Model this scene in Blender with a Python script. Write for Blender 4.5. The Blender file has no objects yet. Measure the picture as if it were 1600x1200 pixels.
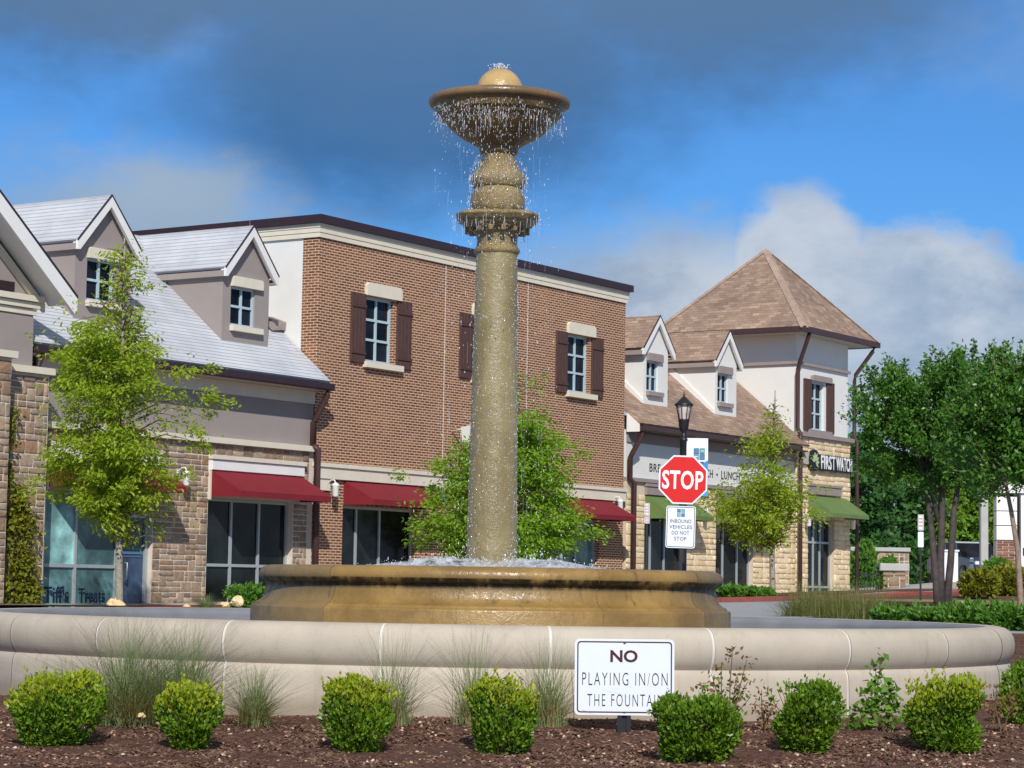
import bpy, math, random
import numpy as np
from mathutils import Matrix, Vector

R = math.radians
rng = np.random.default_rng(7)
random.seed(7)
sc = bpy.context.scene
COL = sc.collection

# ------------------------------------------------------------------ camera
F_PX, ROLL, CZ = 3650.0, 0.0165, 1.6
PITCH = math.atan(315 / F_PX)

def ray(px, py):
    dx, dy = px - 800, py - 600
    x = dx * math.cos(ROLL) + dy * math.sin(ROLL)
    y = dy * math.cos(ROLL) - dx * math.sin(ROLL)
    return Vector((x, F_PX * math.cos(PITCH) + y * math.sin(PITCH), F_PX * math.sin(PITCH) - y * math.cos(PITCH))) / F_PX

def at(px, py, Y):
    """point of the place seen at a photograph pixel, at distance Y"""
    r = ray(px, py)
    return Vector((0, 0, CZ)) + r * (Y / r.y)

cam = bpy.data.cameras.new('camera')
cam_o = bpy.data.objects.new('camera', cam)
COL.objects.link(cam_o)
fw = ray(800, 600).normalized()
rt = (ray(801, 600) - ray(800, 600)).normalized()
up = rt.cross(fw).normalized()
m = Matrix((rt, up, -fw)).transposed().to_4x4()
m.translation = (0, 0, CZ)
cam_o.matrix_world = m
cam.sensor_width = 36
cam.lens = F_PX / 1600 * 36
cam.clip_start, cam.clip_end = 0.1, 6000
sc.camera = cam_o

# ------------------------------------------------------------------ world / sun / exposure
SUN_AZ, SUN_EL = R(-5), R(36)      # azimuth towards which shadows fall (from +Y towards +X), elevation
sun = bpy.data.lights.new('sun', 'SUN')
sun.energy, sun.angle, sun.color = 4.3, R(0.53), (1.0, 0.96, 0.895)
sun_o = bpy.data.objects.new('sun', sun)
COL.objects.link(sun_o)
sd = Vector((math.sin(SUN_AZ) * math.cos(SUN_EL), math.cos(SUN_AZ) * math.cos(SUN_EL), -math.sin(SUN_EL)))
sun_o.rotation_euler = sd.to_track_quat('-Z', 'Y').to_euler()
sun_o.location = (-20, -30, 40)

sc.view_settings.view_transform = 'Standard'
sc.view_settings.look = 'None'
sc.view_settings.exposure = 0.0
sc.view_settings.gamma = 1.0
sc.view_settings.use_curve_mapping = False

class NT:
    """tiny node-tree helper"""
    def __init__(s, tree):
        s.t = tree; s.n = tree.nodes; s.l = tree.links
    def add(s, typ, ins=None, **kw):
        n = s.n.new(typ)
        for k, v in kw.items(): setattr(n, k, v)
        if ins:
            for k, v in ins.items(): s.set(n, k, v)
        return n
    def set(s, n, k, v):
        sock = n.inputs[k]
        if isinstance(v, bpy.types.NodeSocket): s.l.new(v, sock)
        elif isinstance(v, bpy.types.Node): s.l.new(v.outputs[0], sock)
        else: sock.default_value = v
    def math(s, op, a, b=0.0, c=None, clamp=False):
        n = s.n.new('ShaderNodeMath'); n.operation = op; n.use_clamp = clamp
        s.set(n, 0, a); s.set(n, 1, b)
        if c is not None: s.set(n, 2, c)
        return n.outputs[0]
    def smooth(s, x, a, b):
        n = s.n.new('ShaderNodeMapRange'); n.interpolation_type = 'SMOOTHSTEP'
        s.set(n, 0, x); n.inputs[1].default_value = a; n.inputs[2].default_value = b
        return n.outputs[0]
    def mix(s, f, a, b, blend='MIX'):
        n = s.n.new('ShaderNodeMix'); n.data_type = 'RGBA'; n.blend_type = blend
        s.set(n, 0, f)
        for i, v in ((6, a), (7, b)):
            if isinstance(v, (bpy.types.NodeSocket, bpy.types.Node)): s.set(n, i, v)
            else: n.inputs[i].default_value = (*v, 1) if len(v) == 3 else v
        return n.outputs[2]
    def noise(s, vec, scale, detail=4, rough=0.55, dist=0.0):
        n = s.add('ShaderNodeTexNoise', {'Scale': scale, 'Detail': detail, 'Roughness': rough, 'Distortion': dist})
        if vec is not None: s.set(n, 'Vector', vec)
        return n.outputs[0]
    def comb(s, x, y, z=0.0):
        n = s.n.new('ShaderNodeCombineXYZ')
        s.set(n, 0, x); s.set(n, 1, y); s.set(n, 2, z)
        return n.outputs[0]

world = bpy.data.worlds.new('World')
sc.world = world
world.use_nodes = True
w = NT(world.node_tree)
w.n.clear()
sky = w.add('ShaderNodeTexSky', sky_type='NISHITA', sun_disc=False)
sky.sun_elevation = SUN_EL
sky.sun_rotation = R(180) + SUN_AZ
sky.air_density, sky.dust_density, sky.ozone_density, sky.altitude = 1.0, 0.15, 4.0, 300
tc = w.add('ShaderNodeTexCoord')
sep = w.add('ShaderNodeSeparateXYZ', {0: tc.outputs['Generated']})
X, Y, Z = sep.outputs
az = w.math('MULTIPLY', w.math('ARCTAN2', X, Y), 57.29578)
el = w.math('MULTIPLY', w.math('ARCSINE', Z), 57.29578)
sph = w.comb(w.math('MULTIPLY', az, 0.1), w.math('MULTIPLY', el, 0.16), 0.0)
n_big = w.noise(sph, 1.1, 5, 0.55, 0.3)
n_mid = w.noise(sph, 3.2, 6, 0.58, 0.2)
n_fine = w.noise(sph, 8.5, 7, 0.62)

def blob(a0, e0, ra, re, lo, hi, amp):
    """soft cloud body round a direction (degrees), its outline broken by noise"""
    da = w.math('DIVIDE', w.math('SUBTRACT', az, a0), ra)
    de = w.math('DIVIDE', w.math('SUBTRACT', el, e0), re)
    d = w.math('SQRT', w.math('ADD', w.math('MULTIPLY', da, da), w.math('MULTIPLY', de, de)))
    nn = w.math('ADD', w.math('MULTIPLY', w.math('SUBTRACT', n_mid, 0.5), amp), w.math('MULTIPLY', w.math('SUBTRACT', n_big, 0.5), amp))
    nn = w.math('ADD', nn, w.math('MULTIPLY', w.math('SUBTRACT', n_fine, 0.5), amp * 0.55))
    d = w.math('ADD', d, nn)
    return w.smooth(d, hi, lo)
def mx(*a):
    r = a[0]
    for b in a[1:]: r = w.math('MAXIMUM', r, b)
    return r

SKY_K = 0.085
base = w.mix(1.0, sky.outputs[0], (0.46, 0.89, 1.32), 'MULTIPLY')
K = 1.0 / SKY_K
def cc(r, g, b): return (r * K, g * K, b * K)
# scattered thin cloud over the whole dome
thin = w.math('MULTIPLY', w.smooth(n_big, 0.50, 0.74), 0.55)
c = w.mix(thin, base, cc(0.30, 0.40, 0.54))
# grey cloud deck higher up
deck = mx(blob(-10, 16.5, 9.5, 4.8, 0.62, 1.15, 0.5), blob(-2.5, 12.5, 7.0, 3.9, 0.5, 1.25, 0.5), blob(5, 16.2, 8.5, 4.4, 0.55, 1.25, 0.55),
          w.math('MULTIPLY', w.smooth(w.math('ADD', el, w.math('MULTIPLY', n_big, 14)), 24, 31), 0.75))
deck_col = w.mix(w.smooth(w.math('ADD', el, w.math('MULTIPLY', w.math('SUBTRACT', n_big, 0.5), 4)), 9.5, 15.5), cc(0.050, 0.150, 0.345), cc(0.115, 0.205, 0.345))
deck_col = w.mix(w.smooth(el, 17, 38), deck_col, cc(0.42, 0.43, 0.44))   # grey-white overhead, out of view, put in as neutral fill light
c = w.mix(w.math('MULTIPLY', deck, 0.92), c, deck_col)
# pale small cloud to the left
puff = blob(-8.6, 9.2, 2.5, 1.3, 0.2, 1.4, 1.4)
c = w.mix(w.math('MULTIPLY', puff, 0.9), c, cc(0.36, 0.45, 0.56))
veil = mx(blob(-11.8, 7.6, 2.6, 2.2, 0.1, 1.6, 1.3), blob(-7.4, 7.6, 3.2, 1.5, 0.1, 1.6, 1.3), blob(-3.5, 6.4, 3.0, 1.2, 0.1, 1.6, 1.3), blob(3.6, 7.6, 3.2, 1.3, 0.1, 1.6, 1.2))
c = w.mix(w.math('MULTIPLY', veil, 0.72), c, cc(0.29, 0.40, 0.55))
# cumulus bank low on the right, and the same round the horizon
cum = mx(blob(7.0, 7.2, 2.0, 2.9, 0.74, 1.0, 0.6), blob(4.0, 6.2, 3.6, 3.0, 0.50, 1.1, 0.8), blob(1.6, 5.9, 2.8, 2.5, 0.25, 1.3, 0.9), blob(10.0, 6.2, 3.3, 3.0, 0.74, 0.98, 0.6), blob(14, 5.2, 3.6, 2.6, 0.7, 1.0, 0.6),
         blob(7.5, 2.5, 9.0, 4.4, 0.7, 1.0, 0.4),
         w.math('MULTIPLY', w.smooth(w.math('SUBTRACT', w.math('MULTIPLY', n_big, 16), el), 3.5, 5.5), w.smooth(w.math('ABSOLUTE', az), 14, 22)))
lump = w.math('ADD', w.math('MULTIPLY', n_mid, 0.65), w.math('MULTIPLY', n_fine, 0.35))
cum_lit = blob(6.6, 7.0, 2.6, 2.6, 0.2, 1.25, 0.8)
cum_col = w.mix(w.smooth(w.math('ADD', lump, w.math('MULTIPLY', cum_lit, 0.18)), 0.34, 0.74), cc(0.30, 0.395, 0.53), cc(0.60, 0.655, 0.73))
c = w.mix(w.math('MULTIPLY', cum, 0.93), c, cum_col)
bg = w.add('ShaderNodeBackground', {'Color': c, 'Strength': SKY_K})
w.l.new(bg.outputs[0], w.add('ShaderNodeOutputWorld').inputs[0])

# ------------------------------------------------------------------ materials
def lin(r, g, b):
    f = lambda v: (v / 255 / 12.92) if v / 255 <= 0.04045 else ((v / 255 + 0.055) / 1.055) ** 2.4
    return (f(r), f(g), f(b))

def new_mat(name):
    mt = bpy.data.materials.new(name); mt.use_nodes = True
    t = NT(mt.node_tree); t.n.clear()
    b = t.add('ShaderNodeBsdfPrincipled')
    o = t.add('ShaderNodeOutputMaterial')
    t.l.new(b.outputs[0], o.inputs[0])
    return mt, t, b, o

def plain(name, col, rough=0.7, var=0.12, vscale=6.0, bump=0.0, bscale=40.0, metal=0.0, spec=0.35, coat=0.0):
    mt, t, b, o = new_mat(name)
    tcn = t.add('ShaderNodeTexCoord').outputs['Object']
    n = t.noise(tcn, vscale, 6, 0.62)
    f = t.smooth(n, 0.25, 0.75)
    cl = t.mix(f, tuple(max(0, x * (1 - var)) for x in col), tuple(min(1, x * (1 + var)) for x in col))
    t.set(b, 'Base Color', cl)
    b.inputs['Roughness'].default_value = rough
    b.inputs['Metallic'].default_value = metal
    b.inputs['Specular IOR Level'].default_value = spec
    b.inputs['Coat Weight'].default_value = coat
    if bump:
        bn = t.add('ShaderNodeBump', {'Strength': bump, 'Distance': 0.02, 'Height': t.noise(tcn, bscale, 5, 0.6)})
        t.set(b, 'Normal', bn)
    return mt

def leaf_mat(name, dark, light, trans=0.35, rough=0.45):
    mt, t, b, o = new_mat(name)
    g = t.add('ShaderNodeNewGeometry')
    oi = t.add('ShaderNodeTexCoord').outputs['Object']
    f = t.math('ADD', t.math('MULTIPLY', g.outputs['Random Per Island'], 0.65), t.math('MULTIPLY', t.noise(oi, 3.0, 3), 0.45), clamp=True)
    cl = t.mix(f, dark, light)
    t.set(b, 'Base Color', cl)
    b.inputs['Roughness'].default_value = rough
    b.inputs['Specular IOR Level'].default_value = 0.25
    tr = t.add('ShaderNodeBsdfTranslucent', {'Color': t.mix(1.0, cl, (1.15, 1.1, 0.5), 'MULTIPLY')})
    ms = t.add('ShaderNodeMixShader', {0: trans, 1: b.outputs[0], 2: tr.outputs[0]})
    t.l.new(ms.outputs[0], o.inputs[0])
    return mt

def brick_mat(name, bw, bh, mortar, cols, mcol, bump=0.5, squash_var=0.3, axis='wall', k=1.0):
    """brick/shingle courses laid in the building's own axes"""
    mt, t, b, o = new_mat(name)
    s = t.add('ShaderNodeSeparateXYZ', {0: t.add('ShaderNodeTexCoord').outputs['Object']})
    if axis == 'wall': v = t.comb(t.math('ADD', s.outputs[0], s.outputs[1]), s.outputs[2])
    elif axis == 'roof_u': v = t.comb(s.outputs[0], t.math('MULTIPLY', s.outputs[2], k))
    elif axis == 'roof_v': v = t.comb(s.outputs[1], t.math('MULTIPLY', s.outputs[2], k))
    br = t.add('ShaderNodeTexBrick', {'Vector': v, 'Scale': 1.0, 'Mortar Size': mortar, 'Mortar Smooth': 0.2, 'Bias': 0.0, 'Brick Width': bw, 'Row Height': bh,
                                      'Color1': (0, 0, 0, 1), 'Color2': (1, 1, 1, 1), 'Mortar': (0.5, 0.5, 0.5, 1)})
    br.offset = 0.5
    rnd = t.math('ADD', t.math('MULTIPLY', br.outputs[0], 1 - squash_var), t.math('MULTIPLY', t.noise(v, 1.3, 4), squash_var))
    r = t.add('ShaderNodeValToRGB', {0: rnd})
    e = r.color_ramp.elements
    e[0].position, e[0].color = 0.1, (*cols[0], 1)
    e[1].position, e[1].color = 0.9, (*cols[-1], 1)
    for i, q in enumerate(cols[1:-1]):
        el_ = e.new(0.1 + 0.8 * (i + 1) / (len(cols) - 1)); el_.color = (*q, 1)
    grime = t.smooth(t.noise(v, 0.55, 6, 0.65), 0.3, 0.7)
    body = t.mix(grime, t.mix(1.0, r.outputs[0], (0.86, 0.86, 0.87), 'MULTIPLY'), t.mix(1.0, r.outputs[0], (1.2, 1.17, 1.12), 'MULTIPLY'))
    cl = t.mix(br.outputs['Fac'], body, mcol)
    t.set(b, 'Base Color', cl)
    b.inputs['Roughness'].default_value = 0.85
    b.inputs['Specular IOR Level'].default_value = 0.2
    inv = t.math('SUBTRACT', 1.0, br.outputs['Fac'])
    t.set(b, 'Normal', t.add('ShaderNodeBump', {'Strength': bump, 'Distance': 0.015, 'Height': inv}))
    return mt

def stone_mat(name, cols, var=0.25, rough=0.85):
    """colour differs from stone to stone"""
    mt, t, b, o = new_mat(name)
    oi = t.add('ShaderNodeObjectInfo').outputs['Random']
    isl = t.add('ShaderNodeNewGeometry').outputs['Random Per Island']
    rnd = t.math('FRACT', t.math('ADD', oi, t.math('MULTIPLY', isl, 1.37)))
    r = t.add('ShaderNodeValToRGB', {0: rnd})
    r.color_ramp.interpolation = 'LINEAR'
    e = r.color_ramp.elements
    e[0].position, e[0].color = 0.0, (*cols[0], 1)
    e[1].position, e[1].color = 1.0, (*cols[-1], 1)
    for i, q in enumerate(cols[1:-1]):
        x = e.new((i + 1) / (len(cols) - 1)); x.color = (*q, 1)
    pos = t.add('ShaderNodeNewGeometry').outputs['Position']
    n = t.noise(pos, 9.0, 6, 0.65)
    cl = t.mix(1.0, r.outputs[0], t.mix(t.smooth(n, 0.3, 0.7), (1 - var,) * 3, (1 + var * 0.6,) * 3), 'MULTIPLY')
    t.set(b, 'Base Color', cl)
    b.inputs['Roughness'].default_value = rough
    b.inputs['Specular IOR Level'].default_value = 0.2
    t.set(b, 'Normal', t.add('ShaderNodeBump', {'Strength': 0.6, 'Distance': 0.03, 'Height': t.noise(pos, 14, 5, 0.6)}))
    return mt

def wet_stone(name, c0, c1, stain, stain_lo, stain_hi, rough=(0.12, 0.4), bump=0.25, bscale=18.0):
    mt, t, b, o = new_mat(name)
    co = t.add('ShaderNodeTexCoord').outputs['Object']
    s = t.add('ShaderNodeSeparateXYZ', {0: co})
    n1 = t.noise(co, 2.2, 6, 0.6, 0.4)
    n2 = t.noise(co, 22.0, 5, 0.65)
    streak = t.noise(t.comb(t.math('MULTIPLY', s.outputs[0], 9), t.math('MULTIPLY', s.outputs[1], 9), t.math('MULTIPLY', s.outputs[2], 0.9)), 1.6, 4, 0.6)
    cl = t.mix(t.smooth(n1, 0.3, 0.7), c0, c1)
    cl = t.mix(t.math('MULTIPLY', t.smooth(streak, 0.56, 0.74), 0.4), cl, stain)
    # algae collects in a band of the moulding
    band = t.math('MULTIPLY', t.smooth(s.outputs[2], stain_lo - 0.035, stain_lo), t.smooth(s.outputs[2], stain_hi + 0.012, stain_hi))
    cl = t.mix(t.math('MULTIPLY', band, t.smooth(t.math('ADD', t.math('MULTIPLY', n1, 0.5), t.math('MULTIPLY', streak, 0.5)), 0.34, 0.56)), cl, stain)
    cl = t.mix(t.math('MULTIPLY', t.smooth(n2, 0.5, 0.72), 0.22), cl, tuple(x * 0.55 for x in c0))
    t.set(b, 'Base Color', cl)
    t.set(b, 'Roughness', t.math('ADD', t.math('MULTIPLY', t.smooth(n2, 0.3, 0.7), rough[1] - rough[0]), rough[0]))
    b.inputs['Specular IOR Level'].default_value = 0.5
    t.set(b, 'Normal', t.add('ShaderNodeBump', {'Strength': bump, 'Distance': 0.02, 'Height': t.math('ADD', t.noise(co, bscale, 4, 0.6), t.math('MULTIPLY', t.noise(co, bscale * 4, 3, 0.6), 0.4))}))
    return mt

M = {}
M['white_stucco'] = plain('white_stucco', (0.72, 0.71, 0.68), 0.9, 0.03, 2.0, 0.12, 60)
M['taupe_stucco'] = plain('taupe_stucco', (0.305, 0.262, 0.245), 0.9, 0.04, 2.0, 0.12, 60)
M['cream'] = plain('cream_trim', (0.68, 0.62, 0.50), 0.85, 0.05, 3.0, 0.08, 60)
M['white_trim'] = plain('white_trim', (0.78, 0.77, 0.74), 0.7, 0.03, 3.0)
M['taupe_trim'] = plain('taupe_trim', (0.30, 0.245, 0.23), 0.8, 0.06, 3.0)
M['brown_metal'] = plain('brown_metal', (0.060, 0.030, 0.028), 0.5, 0.12, 4.0, spec=0.4)
M['dark_brown'] = plain('dark_brown_coping', (0.034, 0.017, 0.022), 0.45, 0.12, 3.0, spec=0.4)
M['shutter'] = plain('shutter_brown', (0.080, 0.040, 0.033), 0.7, 0.15, 8.0)
M['frame'] = plain('window_frame_blue_grey', (0.42, 0.54, 0.60), 0.5, 0.05)
M['sash'] = plain('aluminium_frame', (0.42, 0.46, 0.47), 0.45, 0.06, 3.0, metal=0.3)
M['soffit'] = plain('soffit', (0.50, 0.48, 0.42), 0.85, 0.04)
M['red_canvas'] = plain('red_canvas', (0.195, 0.013, 0.022), 0.85, 0.10, 2.5, 0.12, 90)
M['green_canvas'] = plain('green_canvas', (0.125, 0.19, 0.058), 0.85, 0.10, 2.5, 0.12, 90)
M['mortar'] = plain('stone_mortar', (0.66, 0.58, 0.50), 0.95, 0.08, 8.0, 0.2, 50)
M['mortar_yellow'] = plain('stone_mortar_yellow', (0.62, 0.51, 0.37), 0.95, 0.08, 8.0, 0.2, 50)
M['stone_brown'] = stone_mat('fieldstone', [lin(140, 116, 94), lin(168, 146, 122), lin(122, 104, 90), lin(180, 156, 130), lin(148, 134, 120), lin(160, 126, 96), lin(134, 116, 102)])
M['stone_yellow'] = stone_mat('limestone', [lin(226, 204, 168), lin(216, 192, 154), lin(234, 212, 178), lin(222, 198, 160), lin(212, 186, 148)], 0.12)
M['brick'] = brick_mat('brick_courses', 0.203, 0.0677, 0.0125, [lin(76, 48, 40), lin(118, 79, 60), lin(95, 63, 50), lin(136, 97, 69), lin(108, 72, 57), lin(128, 87, 65)], lin(202, 168, 140), 0.6)
M['slate_roof'] = brick_mat('grey_slate', 40.0, 0.085, 0.007, [lin(172, 176, 184), lin(186, 190, 197), lin(180, 184, 191)], lin(132, 136, 145), 0.4, 0.3, 'roof_u')
M['slate_roof_dormer'] = brick_mat('grey_slate_dormer', 40.0, 0.095, 0.007, [lin(172, 176, 184), lin(186, 190, 197), lin(180, 184, 191)], lin(132, 136, 145), 0.4, 0.3, 'roof_v')
RC = [lin(118, 98, 86), lin(150, 128, 112), lin(134, 112, 98), lin(166, 144, 126), lin(128, 104, 92)]
M['brown_roof'] = brick_mat('brown_shingle', 0.26, 0.095, 0.004, RC, lin(112, 90, 80), 0.5, 0.35, 'roof_u')
M['brown_roof_v'] = brick_mat('brown_shingle_v', 0.26, 0.095, 0.004, RC, lin(112, 90, 80), 0.5, 0.35, 'roof_v')
M['hip_cap'] = plain('hip_cap_shingle', lin(162, 140, 124), 0.85, 0.2, 3.0)

def glass(name, col, rough=0.06, spec=0.5):
    mt, t, b, o = new_mat(name)
    pos = t.add('ShaderNodeNewGeometry').outputs['Position']
    cl = t.mix(t.smooth(t.noise(pos, 0.9, 4, 0.6), 0.35, 0.7), tuple(x * 0.45 for x in col), tuple(x * 1.9 for x in col))  # blotches in the base colour stand in for reflections on the panes
    t.set(b, 'Base Color', cl)
    b.inputs['Roughness'].default_value = rough
    b.inputs['Specular IOR Level'].default_value = spec
    t.set(b, 'Normal', t.add('ShaderNodeBump', {'Strength': 0.04, 'Distance': 0.05, 'Height': t.noise(pos, 1.5, 2)}))
    return mt
M['glass'] = glass('dark_glass', (0.010, 0.011, 0.016), 0.05, 0.12)
M['shop_glass'] = glass('shop_glass', (0.010, 0.014, 0.015), 0.05, 0.16)
M['teal_film'] = glass('teal_film_glass', (0.26, 0.50, 0.49), 0.2, 0.4)
M['teal_dark'] = glass('teal_glass', (0.085, 0.18, 0.185), 0.12, 0.4)
M['navy_film'] = glass('navy_film', (0.035, 0.060, 0.105), 0.15, 0.4)
M['navy'] = plain('navy_lettering', (0.008, 0.012, 0.045), 0.6, 0.05)
M['lamp_white'] = plain('white_enamel', (0.75, 0.75, 0.72), 0.35, 0.04, spec=0.5)
M['black_iron'] = plain('black_iron', (0.012, 0.010, 0.012), 0.4, 0.2, 6.0, spec=0.5)
M['lantern_glass'] = glass('lantern_glass', (0.42, 0.36, 0.34), 0.25, 0.3)

# fountain
def weathered(name, col, dirt, z_dirt):
    mt, t, b, o = new_mat(name)
    co = t.add('ShaderNodeTexCoord').outputs['Object']
    sp = t.add('ShaderNodeSeparateXYZ', {0: co})
    n1 = t.noise(co, 1.7, 6, 0.62); n2 = t.noise(co, 30, 5, 0.65)
    st = t.noise(t.comb(t.math('MULTIPLY', sp.outputs[0], 7), t.math('MULTIPLY', sp.outputs[1], 7), t.math('MULTIPLY', sp.outputs[2], 0.8)), 1.5, 5, 0.65)
    cl = t.mix(t.smooth(n1, 0.3, 0.7), tuple(x * 0.90 for x in col), tuple(x * 1.07 for x in col))
    cl = t.mix(t.math('MULTIPLY', t.smooth(st, 0.52, 0.75), 0.38), cl, dirt)
    cl = t.mix(t.math('MULTIPLY', t.smooth(n2, 0.58, 0.75), 0.22), cl, dirt)
    # soil splashed up from the bed
    base = t.smooth(t.math('ADD', sp.outputs[2], t.math('MULTIPLY', n1, 0.18)), z_dirt + 0.16, z_dirt + 0.02)
    cl = t.mix(t.math('MULTIPLY', base, 0.55), cl, tuple(x * 0.8 for x in dirt))
    t.set(b, 'Base Color', cl); b.inputs['Roughness'].default_value = 0.85; b.inputs['Specular IOR Level'].default_value = 0.25
    t.set(b, 'Normal', t.add('ShaderNodeBump', {'Strength': 0.2, 'Distance': 0.01, 'Height': t.noise(co, 60, 5, 0.65)}))
    return mt
M['rim_stone'] = weathered('cast_stone_beige', (0.475, 0.415, 0.335), (0.28, 0.225, 0.165), -5)
M['rim_wall'] = weathered('cast_stone_beige_wall', (0.505, 0.44, 0.355), (0.28, 0.215, 0.155), 0.82)
M['rim_joint'] = plain('white_joint', (0.66, 0.62, 0.56), 0.8, 0.05)
M['pool_liner'] = plain('grey_pool_liner', (0.20, 0.205, 0.225), 0.7, 0.12, 3.0)
M['basin_gold'] = wet_stone('wet_gold_stone', lin(158, 126, 70), lin(124, 97, 52), lin(34, 25, 13), 1.588, 1.645, (0.2, 0.6), 0.25, 14)
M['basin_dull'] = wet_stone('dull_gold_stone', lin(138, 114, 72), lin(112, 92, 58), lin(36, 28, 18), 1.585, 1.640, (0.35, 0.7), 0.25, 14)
M['shaft'] = wet_stone('wet_column_stone', lin(150, 136, 98), lin(124, 110, 74), lin(84, 74, 50), -9, -8, (0.15, 0.5), 0.4, 26)
M['capital'] = wet_stone('wet_capital_stone', lin(156, 138, 98), lin(120, 98, 62), lin(56, 44, 28), -9, -8, (0.08, 0.35), 0.8, 28)
M['bowl'] = wet_stone('wet_bowl_stone', lin(122, 98, 60), lin(82, 66, 42), lin(30, 24, 15), -9, -8, (0.1, 0.35), 0.6, 24)
M['bowl_rim'] = wet_stone('wet_bowl_rim', lin(130, 104, 72), lin(104, 82, 56), lin(62, 48, 31), -9, -8, (0.15, 0.4), 0.2, 20)
M['ball'] = wet_stone('wet_ball_stone', lin(188, 160, 108), lin(164, 132, 80), lin(120, 94, 54), -9, -8, (0.12, 0.35), 0.3, 16)

mt, t, b, o = new_mat('water_drops')
b.inputs['Base Color'].default_value = (0.92, 0.95, 1.0, 1)
b.inputs['Roughness'].default_value = 0.08
b.inputs['Specular IOR Level'].default_value = 0.8
b.inputs['Transmission Weight'].default_value = 0.45
b.inputs['IOR'].default_value = 1.33
M['drops'] = mt
mt, t, b, o = new_mat('pool_water')
b.inputs['Base Color'].default_value = (0.10, 0.12, 0.12, 1)
b.inputs['Roughness'].default_value = 0.05
pos = t.add('ShaderNodeNewGeometry').outputs['Position']
t.set(b, 'Normal', t.add('ShaderNodeBump', {'Strength': 0.4, 'Distance': 0.03, 'Height': t.noise(pos, 7, 4)}))
M['pool_water'] = mt
mt, t, b, o = new_mat('foam')
b.inputs['Base Color'].default_value = (0.78, 0.82, 0.86, 1)
b.inputs['Roughness'].default_value = 0.35
tr = t.add('ShaderNodeBsdfTransparent')
co = t.add('ShaderNodeTexCoord').outputs['Object']
f = t.smooth(t.noise(co, 9, 5, 0.7), 0.40, 0.66)
ms = t.add('ShaderNodeMixShader', {0: t.math('MULTIPLY', f, 0.55), 1: tr.outputs[0], 2: b.outputs[0]})
t.l.new(ms.outputs[0], o.inputs[0])
M['foam'] = mt

# signs
M['sign_white'] = plain('sign_white', (0.72, 0.76, 0.82), 0.45, 0.02, spec=0.4)
M['sign_black'] = plain('sign_black', (0.012, 0.010, 0.012), 0.5, 0.05)
M['sign_maroon'] = plain('sign_maroon', (0.065, 0.012, 0.018), 0.5, 0.05)
M['sign_red'] = plain('sign_red', (0.62, 0.010, 0.008), 0.4, 0.03, spec=0.4)
M['sign_faded'] = plain('sign_faded_red', (0.50, 0.30, 0.28), 0.5, 0.1)
M['sign_grey_text'] = plain('sign_grey_text', (0.07, 0.075, 0.085), 0.5, 0.05)
M['green_tile'] = plain('emblem_green', (0.12, 0.30, 0.30), 0.5, 0.1)
M['blue_tile'] = plain('emblem_blue', (0.08, 0.19, 0.33), 0.5, 0.1)
M['banner_blue'] = plain('banner_blue', (0.055, 0.24, 0.55), 0.6, 0.05)
M['banner_white'] = plain('banner_white', (0.74, 0.77, 0.82), 0.7, 0.03)
M['galv'] = plain('galvanised_post', (0.22, 0.23, 0.24), 0.45, 0.15, 20, metal=0.5)
M['black_post'] = plain('black_steel_post', (0.016, 0.016, 0.02), 0.4, 0.2, 12, spec=0.5)
M['letter_white'] = plain('letter_white', (0.85, 0.85, 0.85), 0.5, 0.02)
M['letter_dark'] = plain('letter_dark_bronze', (0.055, 0.048, 0.042), 0.6, 0.05)
M['leaf_emblem'] = plain('emblem_leaf', (0.42, 0.52, 0.30), 0.6, 0.1)
M['concrete'] = plain('concrete', (0.42, 0.41, 0.38), 0.9, 0.08, 3.0, 0.2, 30)

# ground
M['asphalt'] = plain('asphalt', (0.30, 0.31, 0.33), 0.9, 0.10, 4.0, 0.3, 90)
M['pavement'] = plain('pavement_concrete', (0.40, 0.37, 0.33), 0.9, 0.08, 1.5, 0.2, 50)
M['red_paver'] = plain('red_paver', (0.32, 0.085, 0.065), 0.9, 0.18, 6.0, 0.2, 40)
M['lawn'] = plain('lawn', (0.21, 0.20, 0.07), 0.95, 0.3, 1.2, 0.5, 60)
mt, t, b, o = new_mat('mulch')
pos = t.add('ShaderNodeNewGeometry').outputs['Position']
n1 = t.noise(pos, 28, 8, 0.72); n2 = t.noise(pos, 1.3, 4, 0.6)
cl = t.mix(t.smooth(n1, 0.33, 0.7), (0.062, 0.029, 0.020), (0.25, 0.135, 0.095))
cl = t.mix(t.math('MULTIPLY', t.smooth(n2, 0.5, 0.75), 0.5), cl, (0.12, 0.075, 0.055))
t.set(b, 'Base Color', cl); b.inputs['Roughness'].default_value = 0.95; b.inputs['Specular IOR Level'].default_value = 0.15
t.set(b, 'Normal', t.add('ShaderNodeBump', {'Strength': 1.0, 'Distance': 0.03, 'Height': t.noise(pos, 45, 6, 0.7)}))
M['mulch'] = mt
M['chips'] = stone_mat('mulch_chips', [(0.075, 0.036, 0.025), (0.13, 0.066, 0.046), (0.22, 0.125, 0.088), (0.095, 0.048, 0.035), (0.34, 0.22, 0.15)], 0.3, 0.95)
M['pebble'] = stone_mat('pebbles', [lin(190, 160, 130), lin(220, 200, 175), lin(170, 130, 100), lin(200, 190, 180)], 0.2, 0.8)
M['boulder'] = plain('cream_boulder', lin(222, 192, 146), 0.85, 0.22, 5.0, 0.6, 12)

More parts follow.
